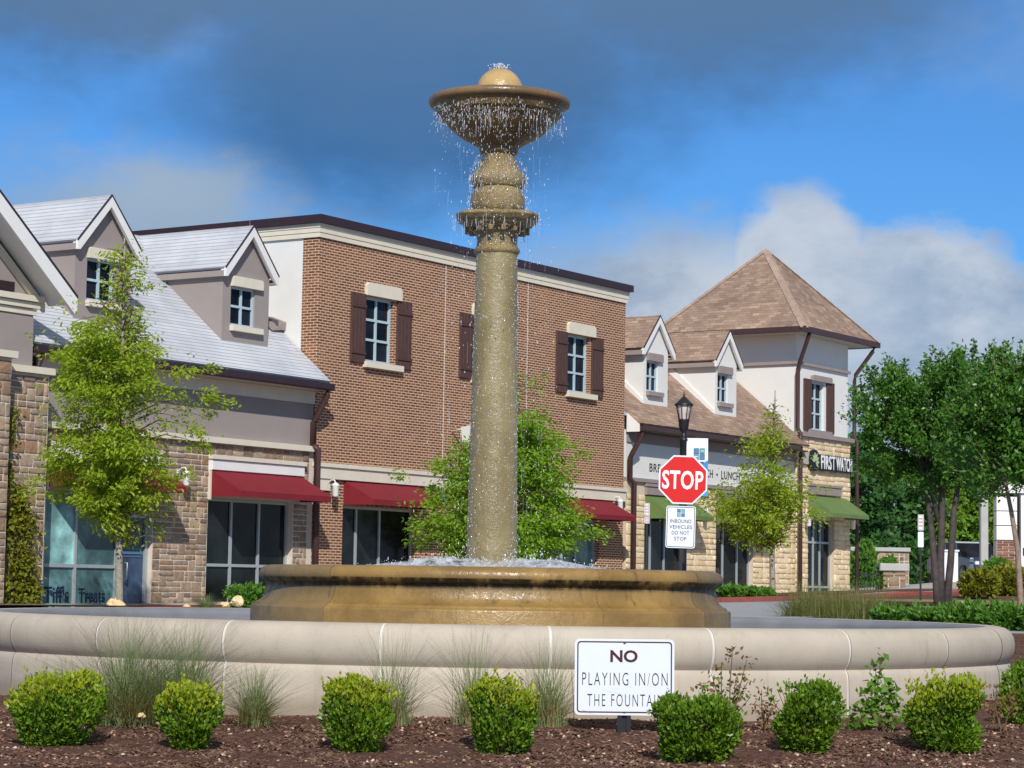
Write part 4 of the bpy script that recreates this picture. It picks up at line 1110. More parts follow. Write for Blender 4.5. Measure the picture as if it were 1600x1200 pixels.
    tu.box(UT0 + 0.04, UT0 + 0.3, 0.301, 4.3, 6.2, 10.02).box(UT1 - 0.4, UT1 - 0.1, 0.301, 4.3, 0.5, 10.02).box(UT0 + 0.305, UT1 - 0.405, 4.0, 4.29, 0.5, 10.02)
    tuo = tu.build('tower_wall', 'white_stucco', root)
    # taupe string under the eave, on the two seen faces
    MB().box(UT0 - 0.05, UT1 - 0.05, -0.07, 0.018, 9.02, 9.12).box(UT0 - 0.05, UT0 + 0.038, 0.019, 4.3, 9.02, 9.12).build('tower_string', 'taupe_trim', tuo)
    # hipped roof
    cu, cv, he, ze, za = (UT0 + UT1) / 2 - 0.02, 2.18, 2.90, 10.17, 13.25
    cs = [(cu - he, cv - he), (cu + he, cv - he), (cu + he, cv + he), (cu - he, cv + he)]
    def hip(i):
        a, b2 = cs[i], cs[(i + 1) % 4]
        return MB().add([(*a, ze), (*b2, ze), (cu, cv, za)], [(0, 1, 2)])
    ho = MB()
    ho.add([(*cs[0], ze), (*cs[1], ze), (cu, cv, za)], [(0, 1, 2)]).add([(*cs[2], ze), (*cs[3], ze), (cu, cv, za)], [(0, 1, 2)])
    hoo = ho.build('tower_roof', 'brown_roof', root)
    MB().add([(*cs[1], ze), (*cs[2], ze), (cu, cv, za)], [(0, 1, 2)]).add([(*cs[3], ze), (*cs[0], ze), (cu, cv, za)], [(0, 1, 2)]).build('tower_roof_side', 'brown_roof_v', hoo)
    # hip caps, one shingle after another
    for q in (0, 1, 3):
        for k in range(17):
            f0 = k / 17; f1 = (k + 1.25) / 17
            a = Vector((*cs[q], ze)).lerp(Vector((cu, cv, za)), f0); b2 = Vector((*cs[q], ze)).lerp(Vector((cu, cv, za)), min(1, f1))
            d = (b2 - a).normalized(); sx = Vector((-d.y, d.x, 0)).normalized() * 0.14; n = Vector((0, 0, 1))
            MB().add([a + n * .035, a + sx - n * .06, b2 + sx - n * .075, b2 + n * .015, a - sx - n * .06, b2 - sx - n * .075], [(0, 1, 2, 3), (4, 0, 3, 5), (1, 0, 4)]).build('hip_cap', 'hip_cap', hoo)
    MB().box(cu - he - .04, cu + he + .04, cv - he - .04, cv - he + 0.08, ze - 0.19, ze - 0.005).box(cu - he - .04, cu - he + 0.08, cv - he + 0.081, cv + he, ze - 0.19, ze - 0.005).box(cu + he - .08, cu + he + .04, cv - he + 0.081, cv + he, ze - 0.19, ze - 0.005).build('tower_gutter', 'brown_metal', hoo)
    MB().box(cu - he + .085, cu + he - .085, cv - he + .085, cv + he - .085, ze - 0.17, ze - 0.12).build('tower_soffit', 'soffit', hoo)
    # tower window, shutters
    wn = window_unit(root, 26.87, 27.85, 6.94, 8.55, 0.10, 2, 3, 'window', 'glass', 'frame', bar=0.06, outer=0.06)
    rough_trim(26.84, 28.30, 8.57, 8.76, -0.10, 0.018, 0.05).build('lintel', 'taupe_trim', wn)
    rough_trim(26.60, 28.30, 6.805, 6.93, -0.10, 0.018).build('sill', 'taupe_trim', wn)
    for s0, s1 in ((26.28, 26.82), (28.02, 28.58)):
        mb = MB(); n = 4; wd = (s1 - s0) / n
        for k in range(n): mb.bevbox(s0 + k * wd + 0.006, s0 + (k + 1) * wd - 0.006, -0.045, 0.0, 6.88, 8.60, 0.006)
        mb.box(s0 + .01, s1 - .01, -0.002, 0.016, 6.9, 8.58)
        mb.build('shutter', 'shutter', wn)
    # tower door
    window_unit(root, 26.63, 28.61, 0.91, 4.01, 0.12, 3, 3, 'entrance', 'shop_glass', 'sash', bar=0.07, outer=0.07, colx=[27.35, 27.85], rowz=[1.72, 3.2])
    sb = MB().bevbox(26.55, 29.0, -0.12, -0.022, 4.78, 5.05, 0.012).build('sign_board', 'taupe_trim', root)
    MB().box(26.5, 29.05, -0.15, -0.022, 5.055, 5.13).build('sign_board_cap', 'taupe_trim', sb)
    awning(root, 26.62, 29.45, 4.775, 4.02, 0.93, 'green_canvas')
    # shop name on a dark raceway with a round leaf emblem
    sg = MB().bevbox(27.05, 29.74, -0.20, -0.10, 5.60, 6.12, 0.02).build('name_sign', 'sign_black', root)
    MB().box(26.1, 27.6, -0.13, -0.095, 5.75, 6.13).build('sign_raceway', 'concrete', sg)
    text_part('FIRST', 'lettering', 'letter_white', sg, 1.08, 0.46, 27.22, 5.64, -0.20, 0.012, 0.012, 1.08)
    text_part('WATCH', 'lettering', 'letter_white', sg, 1.22, 0.46, 28.40, 5.64, -0.20, 0.012, 0.012, 1.08)
    dd = MB(); dd.tube([(26.78, -0.10, 5.90), (26.78, -0.19, 5.90)], 0.36, 20, False); dd.build('emblem_disc', 'sign_black', sg)
    lf = MB()
    for k in range(7):
        a = R(-40 + 35 * k); ca, sa = math.cos(a), math.sin(a)
        L = 0.30
        pts = [(0.03, 0), (L * 0.5, 0.055), (L, 0), (L * 0.5, -0.055)]
        lf.prism([(26.80 + ca * x - sa * y, 5.86 + sa * x + ca * y) for x, y in pts], 'y', -0.205 - 0.002 * k, -0.191)
    lf.build('emblem_leaf', 'leaf_emblem', sg)
    wall_lamp(root, 26.2, 3.95); wall_lamp(root, 29.62, 3.95)
    # downspouts from the tower eave
    for u, uo in ((25.62, 25.35), (29.98, 30.4)):
        MB().tube([(uo, -0.66, 9.98), (uo, -0.62, 9.85), (u, -0.16, 9.0), (u, -0.12, 8.8), (u, -0.12, 6.9), (u + .02, -0.22, 6.7), (u + .05, -0.22, 0.9)], 0.07, 8).build('downspout', 'brown_metal', root)
    MB().tube([(23.95, -0.10, 4.6), (23.95, -0.10, 0.9)], 0.055, 8).build('downspout', 'brown_metal', root)
    return root
build_right()

# ------------------------------------------------------------------ signs and lamp
def rounded_rect(w_, h, r_, seg=5):
    pts = []
    for cx_, cz_, a0 in ((w_ / 2 - r_, h / 2 - r_, 0), (-w_ / 2 + r_, h / 2 - r_, 90), (-w_ / 2 + r_, -h / 2 + r_, 180), (w_ / 2 - r_, -h / 2 + r_, 270)):
        for k in range(seg + 1):
            a = R(a0 + 90 * k / seg); pts.append((cx_ + r_ * math.cos(a), cz_ + r_ * math.sin(a)))
    return pts
def ring_prism(outer, inner, y0, y1):
    n = len(outer); mb = MB()
    vs = [(p[0], y0, p[1]) for p in outer] + [(p[0], y0, p[1]) for p in inner] + [(p[0], y1, p[1]) for p in outer] + [(p[0], y1, p[1]) for p in inner]
    fs = []
    for i in range(n):
        j = (i + 1) % n
        fs += [(i, j, n + j, n + i), (2 * n + i, 3 * n + i, 3 * n + j, 2 * n + j), (i, 2 * n + i, 2 * n + j, j), (n + i, n + j, 3 * n + j, 3 * n + i)]
    return mb.add(vs, fs)

def no_playing_sign():
    Yd = 14.75
    c_ = at(976, 1058, Yd)
    gzz = g1(c_.x, Yd)
    root = empty('warning_sign', (c_.x, Yd, gzz), 0.0)
    tag(root, 'white rectangular sign reading NO PLAYING IN/ON THE FOUNTAIN before the basin', 'sign')
    W, H = 0.625, 0.475; zc = c_.z - gzz
    root.rotation_euler = (0, R(-0.3), 0)
    def sh(p): return [(x, z + zc) for x, z in p]
    pn = MB().prism(sh(rounded_rect(W, H, 0.03)), 'y', -0.002, 0.002).build('panel', 'sign_white', root)
    ring_prism(sh(rounded_rect(W - 0.030, H - 0.030, 0.022)), sh(rounded_rect(W - 0.046, H - 0.046, 0.016)), -0.0035, -0.0022).build('border', 'sign_maroon', pn)
    text_part('NO', 'lettering', 'sign_maroon', pn, 0.172, 0.077, -0.090, zc + 0.092, -0.0022, 0.0015, 0.030)
    text_part('PLAYING IN/ON', 'lettering', 'sign_black', pn, 0.535, 0.080, -0.265, zc - 0.052, -0.0022, 0.0015, -0.012, 1.28)
    text_part('THE FOUNTAIN', 'lettering', 'sign_black', pn, 0.475, 0.076, -0.232, zc - 0.182, -0.0022, 0.0015, -0.012, 1.28)
    for z in (zc + H / 2 - 0.022, zc - H / 2 + 0.022):
        MB().lathe([(0.0, -0.006), (0.007, -0.005), (0.009, 0.0)], 10).build('bolt', 'galv', pn).location = (0, -0.0045, z)
    p = MB()
    p.box(-0.042, -0.014, 0.003, 0.028, -0.35, zc + 0.18).box(0.014, 0.042, 0.003, 0.028, -0.35, zc + 0.18).box(-0.0139, 0.0139, 0.022, 0.03, -0.35, zc + 0.18)
    p.build('post', 'black_post', root)
no_playing_sign()

def emblem(parent, x, z, s_, y):
    k = 0
    for i in range(2):
        for j in range(2):
            x0, z0 = x + i * s_ * 0.53, z + j * s_ * 0.53
            MB().box(x0, x0 + s_ * 0.47, y - 0.0015, y, z0, z0 + s_ * 0.47).build('emblem_tile', ('green_tile', 'blue_tile')[k % 2], parent)
            k += 1 if j == 0 else 0
    MB().box(x + s_ * .1, x + s_ * .38, y - 0.003, y - 0.0016, z + s_ * .20, z + s_ * .26).box(x + s_ * .64, x + s_ * .9, y - 0.003, y - 0.0016, z + s_ * .72, z + s_ * .78).build('emblem_mark', 'sign_white', parent)

def stop_sign():
    Yd = 44.0
    c_ = at(1063.5, 749.5, Yd); g = g1(c_.x, Yd)
    root = empty('stop_sign', (c_.x, Yd, g)); tag(root, 'red octagonal STOP sign over a white INBOUND VEHICLES DO NOT STOP plate', 'sign')
    root.rotation_euler = (0, R(1.0), 0)
    zc = c_.z - g; ap = 0.457
    octo = lambda a: [(a / math.cos(R(22.5)) * math.cos(R(22.5 + 45 * k)), a / math.cos(R(22.5)) * math.sin(R(22.5 + 45 * k)) + zc) for k in range(8)]
    pn = MB().prism(octo(ap), 'y', -0.003, 0.003).build('stop_panel', 'sign_white', root)
    MB().prism(octo(ap - 0.028), 'y', -0.006, -0.0032).build('red_face', 'sign_red', pn)
    text_part('STOP', 'lettering', 'letter_white', pn, 0.775, 0.355, -0.395, zc - 0.182, -0.006, 0.003, 0.022, 1.06)
    for z in (zc + 0.38, zc - 0.38): MB().lathe([(0, -0.012), (0.012, -0.008), (0.014, 0)], 8).build('bolt', 'galv', pn).location = (0, -0.007, z)
    d = at(1060.5, 823.5, Yd); z2 = d.z - g; x2 = d.x - c_.x + 0.005; W, H = 0.555, 0.79
    sh = lambda p: [(x + x2, z + z2) for x, z in p]
    pl = MB().prism(sh(rounded_rect(W, H, 0.045)), 'y', -0.003, 0.003).build('inbound_panel', 'sign_white', root)
    ring_prism(sh(rounded_rect(W - .035, H - .035, 0.034)), sh(rounded_rect(W - .058, H - .058, 0.026)), -0.0045, -0.0032).build('border', 'sign_black', pl)
    emblem(pl, x2 - 0.075, z2 + 0.19, 0.15, -0.0032)
    for k, (tx, wd) in enumerate((('INBOUND', .40), ('VEHICLES', .43), ('DO NOT', .33), ('STOP', .235))):
        text_part(tx, 'lettering', 'sign_grey_text', pl, wd, 0.072, x2 - wd / 2, z2 + 0.075 - 0.110 * k, -0.0032, 0.0015, 0.012, 1.05)
    MB().box(-0.03, 0.03, 0.004, 0.05, -0.3, zc + 0.3).build('post', 'black_post', root)
stop_sign()

def street_lamp():
    Yd = 46.5
    p = at(1068, 690, Yd); g = g1(p.x, Yd)
    root = empty('street_lamp', (p.x, Yd, g)); tag(root, 'black iron street lamp with tapered lantern behind the STOP sign', 'street lamp')
    zt = lambda py: at(1068, py, Yd).z - g
    z = zt
    k = 3650 / Yd
    MB().lathe([(0.16, -0.2), (0.16, 0.25), (0.14, 0.35), (0.10, 0.45), (0.085, 0.6), (0.075, z(720)), (0.072, z(690)), (0.085, z(689)), (0.085, z(686)), (0.07, z(685)), (0.06, z(683))], 16).build('pole', 'black_iron', root)
    MB().lathe([(0.06, z(684)), (0.065, z(680)), (0.045, z(677)), (0.05, z(675)), (0.085, z(672)), (0.10, z(666)), (0.105, z(660)), (0.115, z(657)), (0.115, z(655)), (0.0, z(655))], 16).build('lantern_base', 'black_iron', root)
    cg = MB()
    for q in range(8):
        a = 2 * math.pi * (q + .5) / 8
        cg.tube([(0.105 * math.cos(a), 0.105 * math.sin(a), z(655)), (0.162 * math.cos(a), 0.162 * math.sin(a), z(633))], 0.010, 5)
    lan = cg.build('lantern_cage', 'black_iron', root)
    MB().lathe([(0.09, z(655)), (0.145, z(634))], 16).build('lantern_glass', 'lantern_glass', lan)
    MB().lathe([(0.185, z(634)), (0.19, z(632)), (0.17, z(630.5)), (0.12, z(627)), (0.07, z(623)), (0.035, z(620.5)), (0.02, z(619)), (0.022, z(617)), (0.008, z(614)), (0.0, z(609))], 16).build('lantern_cap', 'black_iron', root)
    MB().tube([(0.05, 0, z(683.5)), (0.50, 0, z(683.5))], 0.012, 6).tube([(0.05, 0, z(776)), (0.50, 0, z(776))], 0.012, 6).build('banner_arm', 'black_iron', root)
    # banner hanging from the arms
    b = empty('pole_banner', (p.x + 0.27, Yd - 0.02, g)); tag(b, 'white and blue cloth banner hanging from the street lamp', 'banner')
    W = 0.43; z0, z1 = z(775), z(684.5)
    n = 12
    def wave(x, t): return 0.03 * math.sin(3.0 * t * math.pi) * (x + .2) + 0.025 * math.sin(t * 5 + 1)
    def sheet_(zz0, zz1, cut=None):
        mb = MB(); vs = []
        for j in range(n + 1):
            t = j / n
            for i in range(5):
                x = -W / 2 + W * i / 4; zb = zz0(x) + (zz1(x) - zz0(x)) * t
                tt = (zb - z0) / (z1 - z0); vs.append((x, wave(x, tt), zb))
        for v in list(vs): vs.append((v[0], v[1] + 0.006, v[2]))
        N = (n + 1) * 5
        fs = [(j * 5 + i, j * 5 + i + 1, (j + 1) * 5 + i + 1, (j + 1) * 5 + i) for j in range(n) for i in range(4)]
        fs += [(N + j * 5 + i, N + (j + 1) * 5 + i, N + (j + 1) * 5 + i + 1, N + j * 5 + i + 1) for j in range(n) for i in range(4)]
        return mb.add(vs, fs, True)
    cut = lambda x: z0 + (z1 - z0) * (0.52 + 0.20 * (x / W))
    sheet_(cut, lambda x: z1).build('white_cloth', 'banner_white', b)
    sheet_(lambda x: z0, lambda x: cut(x) - 0.002).build('blue_cloth', 'banner_blue', b)
    emblem(b, -0.07, z1 - 0.42, 0.22, -0.045)
    MB().box(-0.11, 0.13, -0.046, -0.045, z1 - 0.49, z1 - 0.47).box(-0.08, 0.10, -0.046, -0.045, z1 - 0.53, z1 - 0.512).build('emblem_line', 'sign_grey_text', b)
street_lamp()

def small_sign(px, py_top, py_bot, wpx, Yd, plates, label, base_py):
    c_ = at(px, py_top, Yd); g = g1(c_.x, Yd)
    root = empty('parking_sign', (c_.x, Yd, g)); tag(root, label, 'sign', 'small parking signs')
    k = Yd / 3650
    for i, (a, b2, mat) in enumerate(plates):
        za, zb = at(px, a, Yd).z - g, at(px, b2, Yd).z - g; hw = wpx * k / 2
        pl = MB().prism([(x, z + (za + zb) / 2) for x, z in rounded_rect(2 * hw, za - zb, 0.02)], 'y', -0.003, 0.003).build('plate', 'sign_white', root)
        if mat:
            ring_prism([(x, z + (za + zb) / 2) for x, z in rounded_rect(2 * hw - .02, za - zb - .02, 0.018)], [(x, z + (za + zb) / 2) for x, z in rounded_rect(2 * hw - .05, za - zb - .05, 0.015)], -0.005, -0.0032).build('plate_border', mat, pl)
            mb = MB()
            for q in range(3):
                zz = zb + (za - zb) * (0.25 + 0.22 * q); mb.box(-hw * .55, hw * .55, -0.005, -0.0032, zz, zz + (za - zb) * .10)
            mb.build('plate_print', mat, pl)
    MB().box(-0.022, 0.022, 0.004, 0.035, -0.3, at(px, py_top, Yd).z - g - 0.02).build('post', 'black_post', root)
small_sign(1438.5, 804, 940, 9, 58, [(804, 829, 'sign_faded'), (831, 855, None)], 'narrow double plate sign on a green post by the crape myrtle', 940)
small_sign(1011, 786, 940, 8, 55, [(786, 806, 'sign_faded'), (807, 818, 'sign_faded')], 'narrow white and red parking sign left of the STOP sign post', 940)

# ------------------------------------------------------------------ plants
def put_leaves(parent, name, P, size, mat, aspect=0.5, updown=0.0, D=None):
    V = leaf_quads(np.asarray(P, float), size, aspect, updown, D)
    return link(name, quads_mesh(name, V, len(P)), mat, parent)

def shop_tree(px, base_py, Yd, prof, mat, label, n_br=70, leaves=15000, lsize=0.075, trunk_r=0.075, top_py=None, seed=1, bark='bark_pale', lean=0.0, spread=0.11, z_base=None, droop=0.12):
    """young street tree: straight stem, many fine side branches. prof: [(py, left half-width px, right half-width px)]"""
    r_ = np.random.default_rng(seed)
    p0 = at(px, base_py, Yd); g = g1(p0.x, Yd) if z_base is None else z_base
    root = empty('street_tree', (p0.x, Yd, g)); tag(root, label, 'tree', 'young street trees')
    k = Yd / 3650
    hz = lambda py: at(px, py, Yd).z - g
    zs = np.array([hz(q[0]) for q in prof]); wl = np.array([q[1] * k for q in prof]); wr = np.array([q[2] * k for q in prof])
    o_ = np.argsort(zs); zs, wl, wr = zs[o_], wl[o_], wr[o_]
    top = hz(top_py)
    path = []
    for i in range(14):
        t = i / 13; path.append((lean * t * top + 0.03 * math.sin(5 * t + seed), 0.03 * math.sin(4 * t + 2 * seed), -0.2 + (top + 0.2) * t))
    MB().tube(path, [trunk_r * (1 - 0.88 * i / 13) + 0.004 for i in range(14)], 9).build('trunk', bark, root)
    tw = MB(); pts = []; dirs = []
    per = leaves // n_br
    for i in range(n_br):
        z = zs[0] + (zs[-1] - zs[0]) * ((i + r_.uniform(0, 1)) / n_br)
        a = i * 2.39996 + r_.uniform(-0.4, 0.4)
        c_ = math.cos(a); lw = np.interp(z, zs, wr if c_ > 0 else wl)
        L = lw * r_.uniform(0.62, 1.12)
        sx = lean * z
        t0 = Vector((sx, 0, z - 0.30 * L)); e = Vector((sx + c_ * L, math.sin(a) * L, z + r_.uniform(-0.12, 0.12)))
        mid = t0.lerp(e, 0.55) + Vector((0, 0, 0.10 * L))
        e.z -= droop * L
        tw.tube([t0, t0.lerp(mid, .5) + Vector((0, 0, .02)), mid, mid.lerp(e, .5) + Vector((0, 0, .02)), e], [0.018, 0.014, 0.010, 0.007, 0.003], 4, True, False)
        nl = int(per * (0.03 + 1.25 * (L / (wl.max() + 0.01)) ** 1.5))
        # sprays along the branch
        ns = max(3, int(L * 9))
        for s_ in range(ns):
            t = 0.18 + 0.85 * (s_ + r_.uniform(0, 1)) / ns
            c3 = t0.lerp(mid, min(1, t / 0.55)) if t < 0.55 else mid.lerp(e, (t - 0.55) / 0.45)
            off = Vector((r_.normal(0, 0.16 * L + .03), r_.normal(0, 0.16 * L + .03), r_.normal(0, 0.05 * L + .03)))
            c4 = c3 + off
            gap = math.sin(2.9 * c4.x + seed) + math.sin(3.3 * c4.z + 2 * seed) + math.sin(2.7 * c4.y + 1.1 * c4.z)
            m_ = max(1, int(nl / ns * (1.4 if gap > -0.15 else 0.16) * (0.35 if z > zs[0] + .80 * (zs[-1] - zs[0]) else 1)))
            q = r_.normal(size=(m_, 3)) * np.array([spread, spread, spread * 0.55]) + np.array(c4)
            pts.append(q)
            dd = np.array([off.x + c_ * .1, off.y + math.sin(a) * .1, off.z - 0.05]); dd = dd / (np.linalg.norm(dd) + 1e-6)
            dirs.append(np.tile(dd, (m_, 1)))
    br = tw.build('branches', 'twig', root)
    P = np.concatenate(pts); Dd = np.concatenate(dirs)
    put_leaves(root, 'crown', P, lsize, mat, 0.42, -0.15, Dd)
    return root

shop_tree(187, 950, 42, [(385, 30, 10), (425, 20, 55), (465, 25, 30), (495, 115, 60), (530, 110, 85), (570, 105, 100), (620, 115, 128), (680, 105, 115), (730, 120, 108), (770, 112, 98), (805, 55, 92), (835, 20, 70)], 'leaf_lime',
          'feathery lime green tree in front of the red awning and teal window', 150, 56000, 0.088, 0.075, 372, 3, lean=-0.022, spread=0.10)
shop_tree(778, 930, 47, [(580, 10, 60), (600, 10, 75), (640, 20, 70), (680, 50, 95), (710, 95, 110), (760, 122, 140), (800, 118, 130), (840, 105, 110), (870, 80, 80)], 'leaf_lime2',
          'bushy bright green tree half hidden behind the fountain column', 150, 66000, 0.09, 0.08, 575, 5, spread=0.12)
shop_tree(1207, 935, 62, [(630, 12, 14), (660, 22, 22), (690, 55, 42), (715, 60, 50), (745, 80, 62), (780, 100, 65), (810, 108, 66), (830, 90, 55), (845, 45, 35)], 'leaf_lime',
          'thin young tree with yellow green leaves before the yellow limestone wall', 110, 30000, 0.10, 0.085, 610, 9, spread=0.12)

def myrtle(px, base_py, Yd, stems, crown, label, nl, lsize, seed, mat='leaf_dark', bark='bark_dark', shoots=60, z_base=None):
    """vase-shaped multi-stem tree; crown: list of (px, py, rx_px, rz_px) lobes"""
    r_ = np.random.default_rng(seed)
    p0 = at(px, base_py, Yd); g = p0.z if z_base is None else z_base
    root = empty('crape_myrtle', (p0.x, Yd, g)); tag(root, label, 'tree', 'crape myrtles on the right')
    k = Yd / 3650
    def loc(x, y, dy=0): q = at(x, y, Yd); return Vector((q.x - p0.x, dy, q.z - g))
    tr = MB()
    for (pts, rad) in stems:
        P = [loc(*q) for q in pts]; P[0].z -= 0.2
        n = len(P); tr.tube(P, [rad * (1 - 0.65 * i / (n - 1)) for i in range(n)], 8)
    lobes = [(loc(a, b2, dy * 1.0), rx * k, rz * k) for a, b2, rx, rz, dy in crown]
    tot = sum(rx * rx * rz for _, rx, rz in lobes)
    pts = []; dirs = []; tw = MB()
    for c_, rx, rz in lobes:
        n_cl = max(10, int(260 * rx * rx * rz / tot))
        per = int(nl * rx * rx * rz / tot / n_cl)
        for _ in range(n_cl):
            v = r_.normal(size=3); v /= np.linalg.norm(v); q = r_.uniform(0.35, 1.0) ** 0.5
            cc_ = np.array(c_) + v * np.array([rx, rx, rz]) * q
            d = v * np.array([1, 1, 0.6]) + np.array([0, 0, 0.75]); d /= np.linalg.norm(d)
            L = 0.28 * (0.6 + r_.uniform(0, .8))
            t = r_.uniform(0, 1, (per, 1))
            pts.append(cc_ + d * L * t + r_.normal(size=(per, 3)) * 0.085); dirs.append(np.tile(d, (per, 1)) * .6 + r_.normal(size=(per, 3)) * .5)
            tw.tube([Vector(cc_) - Vector(d) * 0.25, Vector(cc_) + Vector(d) * L], [0.008, 0.003], 3, True, False)
    for i in range(shoots):                  # upright shoots that break the outline
        c_, rx, rz = lobes[i % len(lobes)]
        a = r_.uniform(0, 6.28); q = r_.uniform(0, 0.95)
        b2 = np.array(c_) + np.array([rx * q * math.cos(a), rx * q * math.sin(a), rz * math.sqrt(1 - q * q) * 0.92])
        d = np.array([0.35 * math.cos(a) * q, 0.35 * math.sin(a) * q, 1.0]); L = r_.uniform(0.25, 0.62)
        tw.tube([Vector(b2), Vector(b2 + d * L)], [0.007, 0.002], 3, True, False)
        m_ = 42; t = r_.uniform(0, 1, (m_, 1)); pts.append(b2 + d * L * t + r_.normal(size=(m_, 3)) * 0.035 * (1.2 - t)); dirs.append(r_.normal(size=(m_, 3)) * np.array([1, 1, .3]) + np.array([0, 0, .4]))
    tr.add(tw.v, tw.f, True); tr.build('trunk', bark, root)
    put_leaves(root, 'crown', np.concatenate(pts), lsize, mat, 0.48, 0.05, np.concatenate(dirs))
myrtle(1472, 944, 46, [([(1466, 946), (1462, 900), (1452, 800), (1440, 730), (1425, 680)], .085), ([(1470, 946), (1469, 880), (1472, 790), (1470, 700), (1475, 640)], .095), ([(1477, 946), (1485, 880), (1490, 800), (1500, 740), (1525, 680)], .085),
                       ([(1466, 800), (1452, 750), (1447, 725), (1456, 690)], .05)],
       [(1395, 650, 58, 55, 0), (1440, 632, 70, 66, .2), (1500, 640, 75, 78, -.2), (1470, 690, 95, 60, 0), (1405, 705, 62, 48, .3), (1535, 710, 65, 60, .2), (1362, 640, 32, 38, 0), (1455, 735, 62, 40, -.3), (1510, 750, 60, 40, .3)], 'dark green crape myrtle with three dark trunks right of the tower', 46000, 0.088, 12)
myrtle(1598, 985, 31, [([(1598, 990), (1594, 930), (1590, 860), (1580, 800), (1572, 760), (1560, 700)], .05), ([(1612, 990), (1616, 900), (1625, 800), (1640, 720)], .05)],
       [(1572, 652, 60, 72, 0), (1625, 650, 75, 76, .2), (1572, 725, 62, 50, 0), (1640, 690, 70, 70, 0), (1530, 690, 40, 45, .1)], 'crape myrtle with slanting tan trunk at the right edge', 28000, 0.075, 13, bark='bark_tan', shoots=50)

def back_tree(px, py, rx, rz, Yd, mat, label, seed, nl=9000, lsize=0.30):
    r_ = np.random.default_rng(seed)
    c_ = at(px, py, Yd); g = 1.4; k = Yd / 3650
    root = empty('broadleaf_tree', (c_.x, Yd, g)); tag(root, label, 'tree', 'trees behind the shops')
    MB().tube([(0, 0, -.3), (0.1, 0, c_.z - g - rz * k * .3), (0, 0, c_.z - g + rz * k * .5)], [.22, .16, .05], 8).build('trunk', 'bark_dark', root)
    pts = []
    ncl = 90
    for _ in range(ncl):
        v = r_.normal(size=3); v /= np.linalg.norm(v); q = r_.uniform(.25, 1) ** .5
        cc_ = np.array([0, 0, c_.z - g]) + v * np.array([rx * k, rx * k, rz * k]) * q
        pts.append(cc_ + r_.normal(size=(nl // ncl, 3)) * np.array([.55, .55, .35]) * k * 14)
    put_leaves(root, 'crown', np.concatenate(pts), lsize, mat, 0.6, -.1)
back_tree(1345, 770, 60, 95, 112, 'leaf_back', 'tall dark green tree rising behind the tower awning', 31)
back_tree(1405, 800, 60, 110, 118, 'leaf_back', 'dark green tree behind the stone pier, left of the crape myrtle trunks', 32)
back_tree(1390, 890, 40, 55, 100, 'leaf_back', 'low dark tree behind the stone pier', 33, 6000)
back_tree(1500, 800, 55, 70, 125, 'leaf_back_light', 'yellow green tree between the crape myrtle trunks and the concrete pole', 34)
back_tree(1450, 820, 45, 80, 122, 'leaf_back_light', 'pale green tree seen between the crape myrtle trunks', 35)
back_tree(1560, 830, 45, 75, 130, 'leaf_back', 'dark tree between the concrete pole and the white pylon', 36)
back_tree(1600, 800, 45, 80, 128, 'leaf_back', 'dark tree behind the white pylon', 37)
back_tree(1470, 885, 60, 28, 128, 'leaf_back', 'low dark bushy tree behind the parked car', 38, 5000)

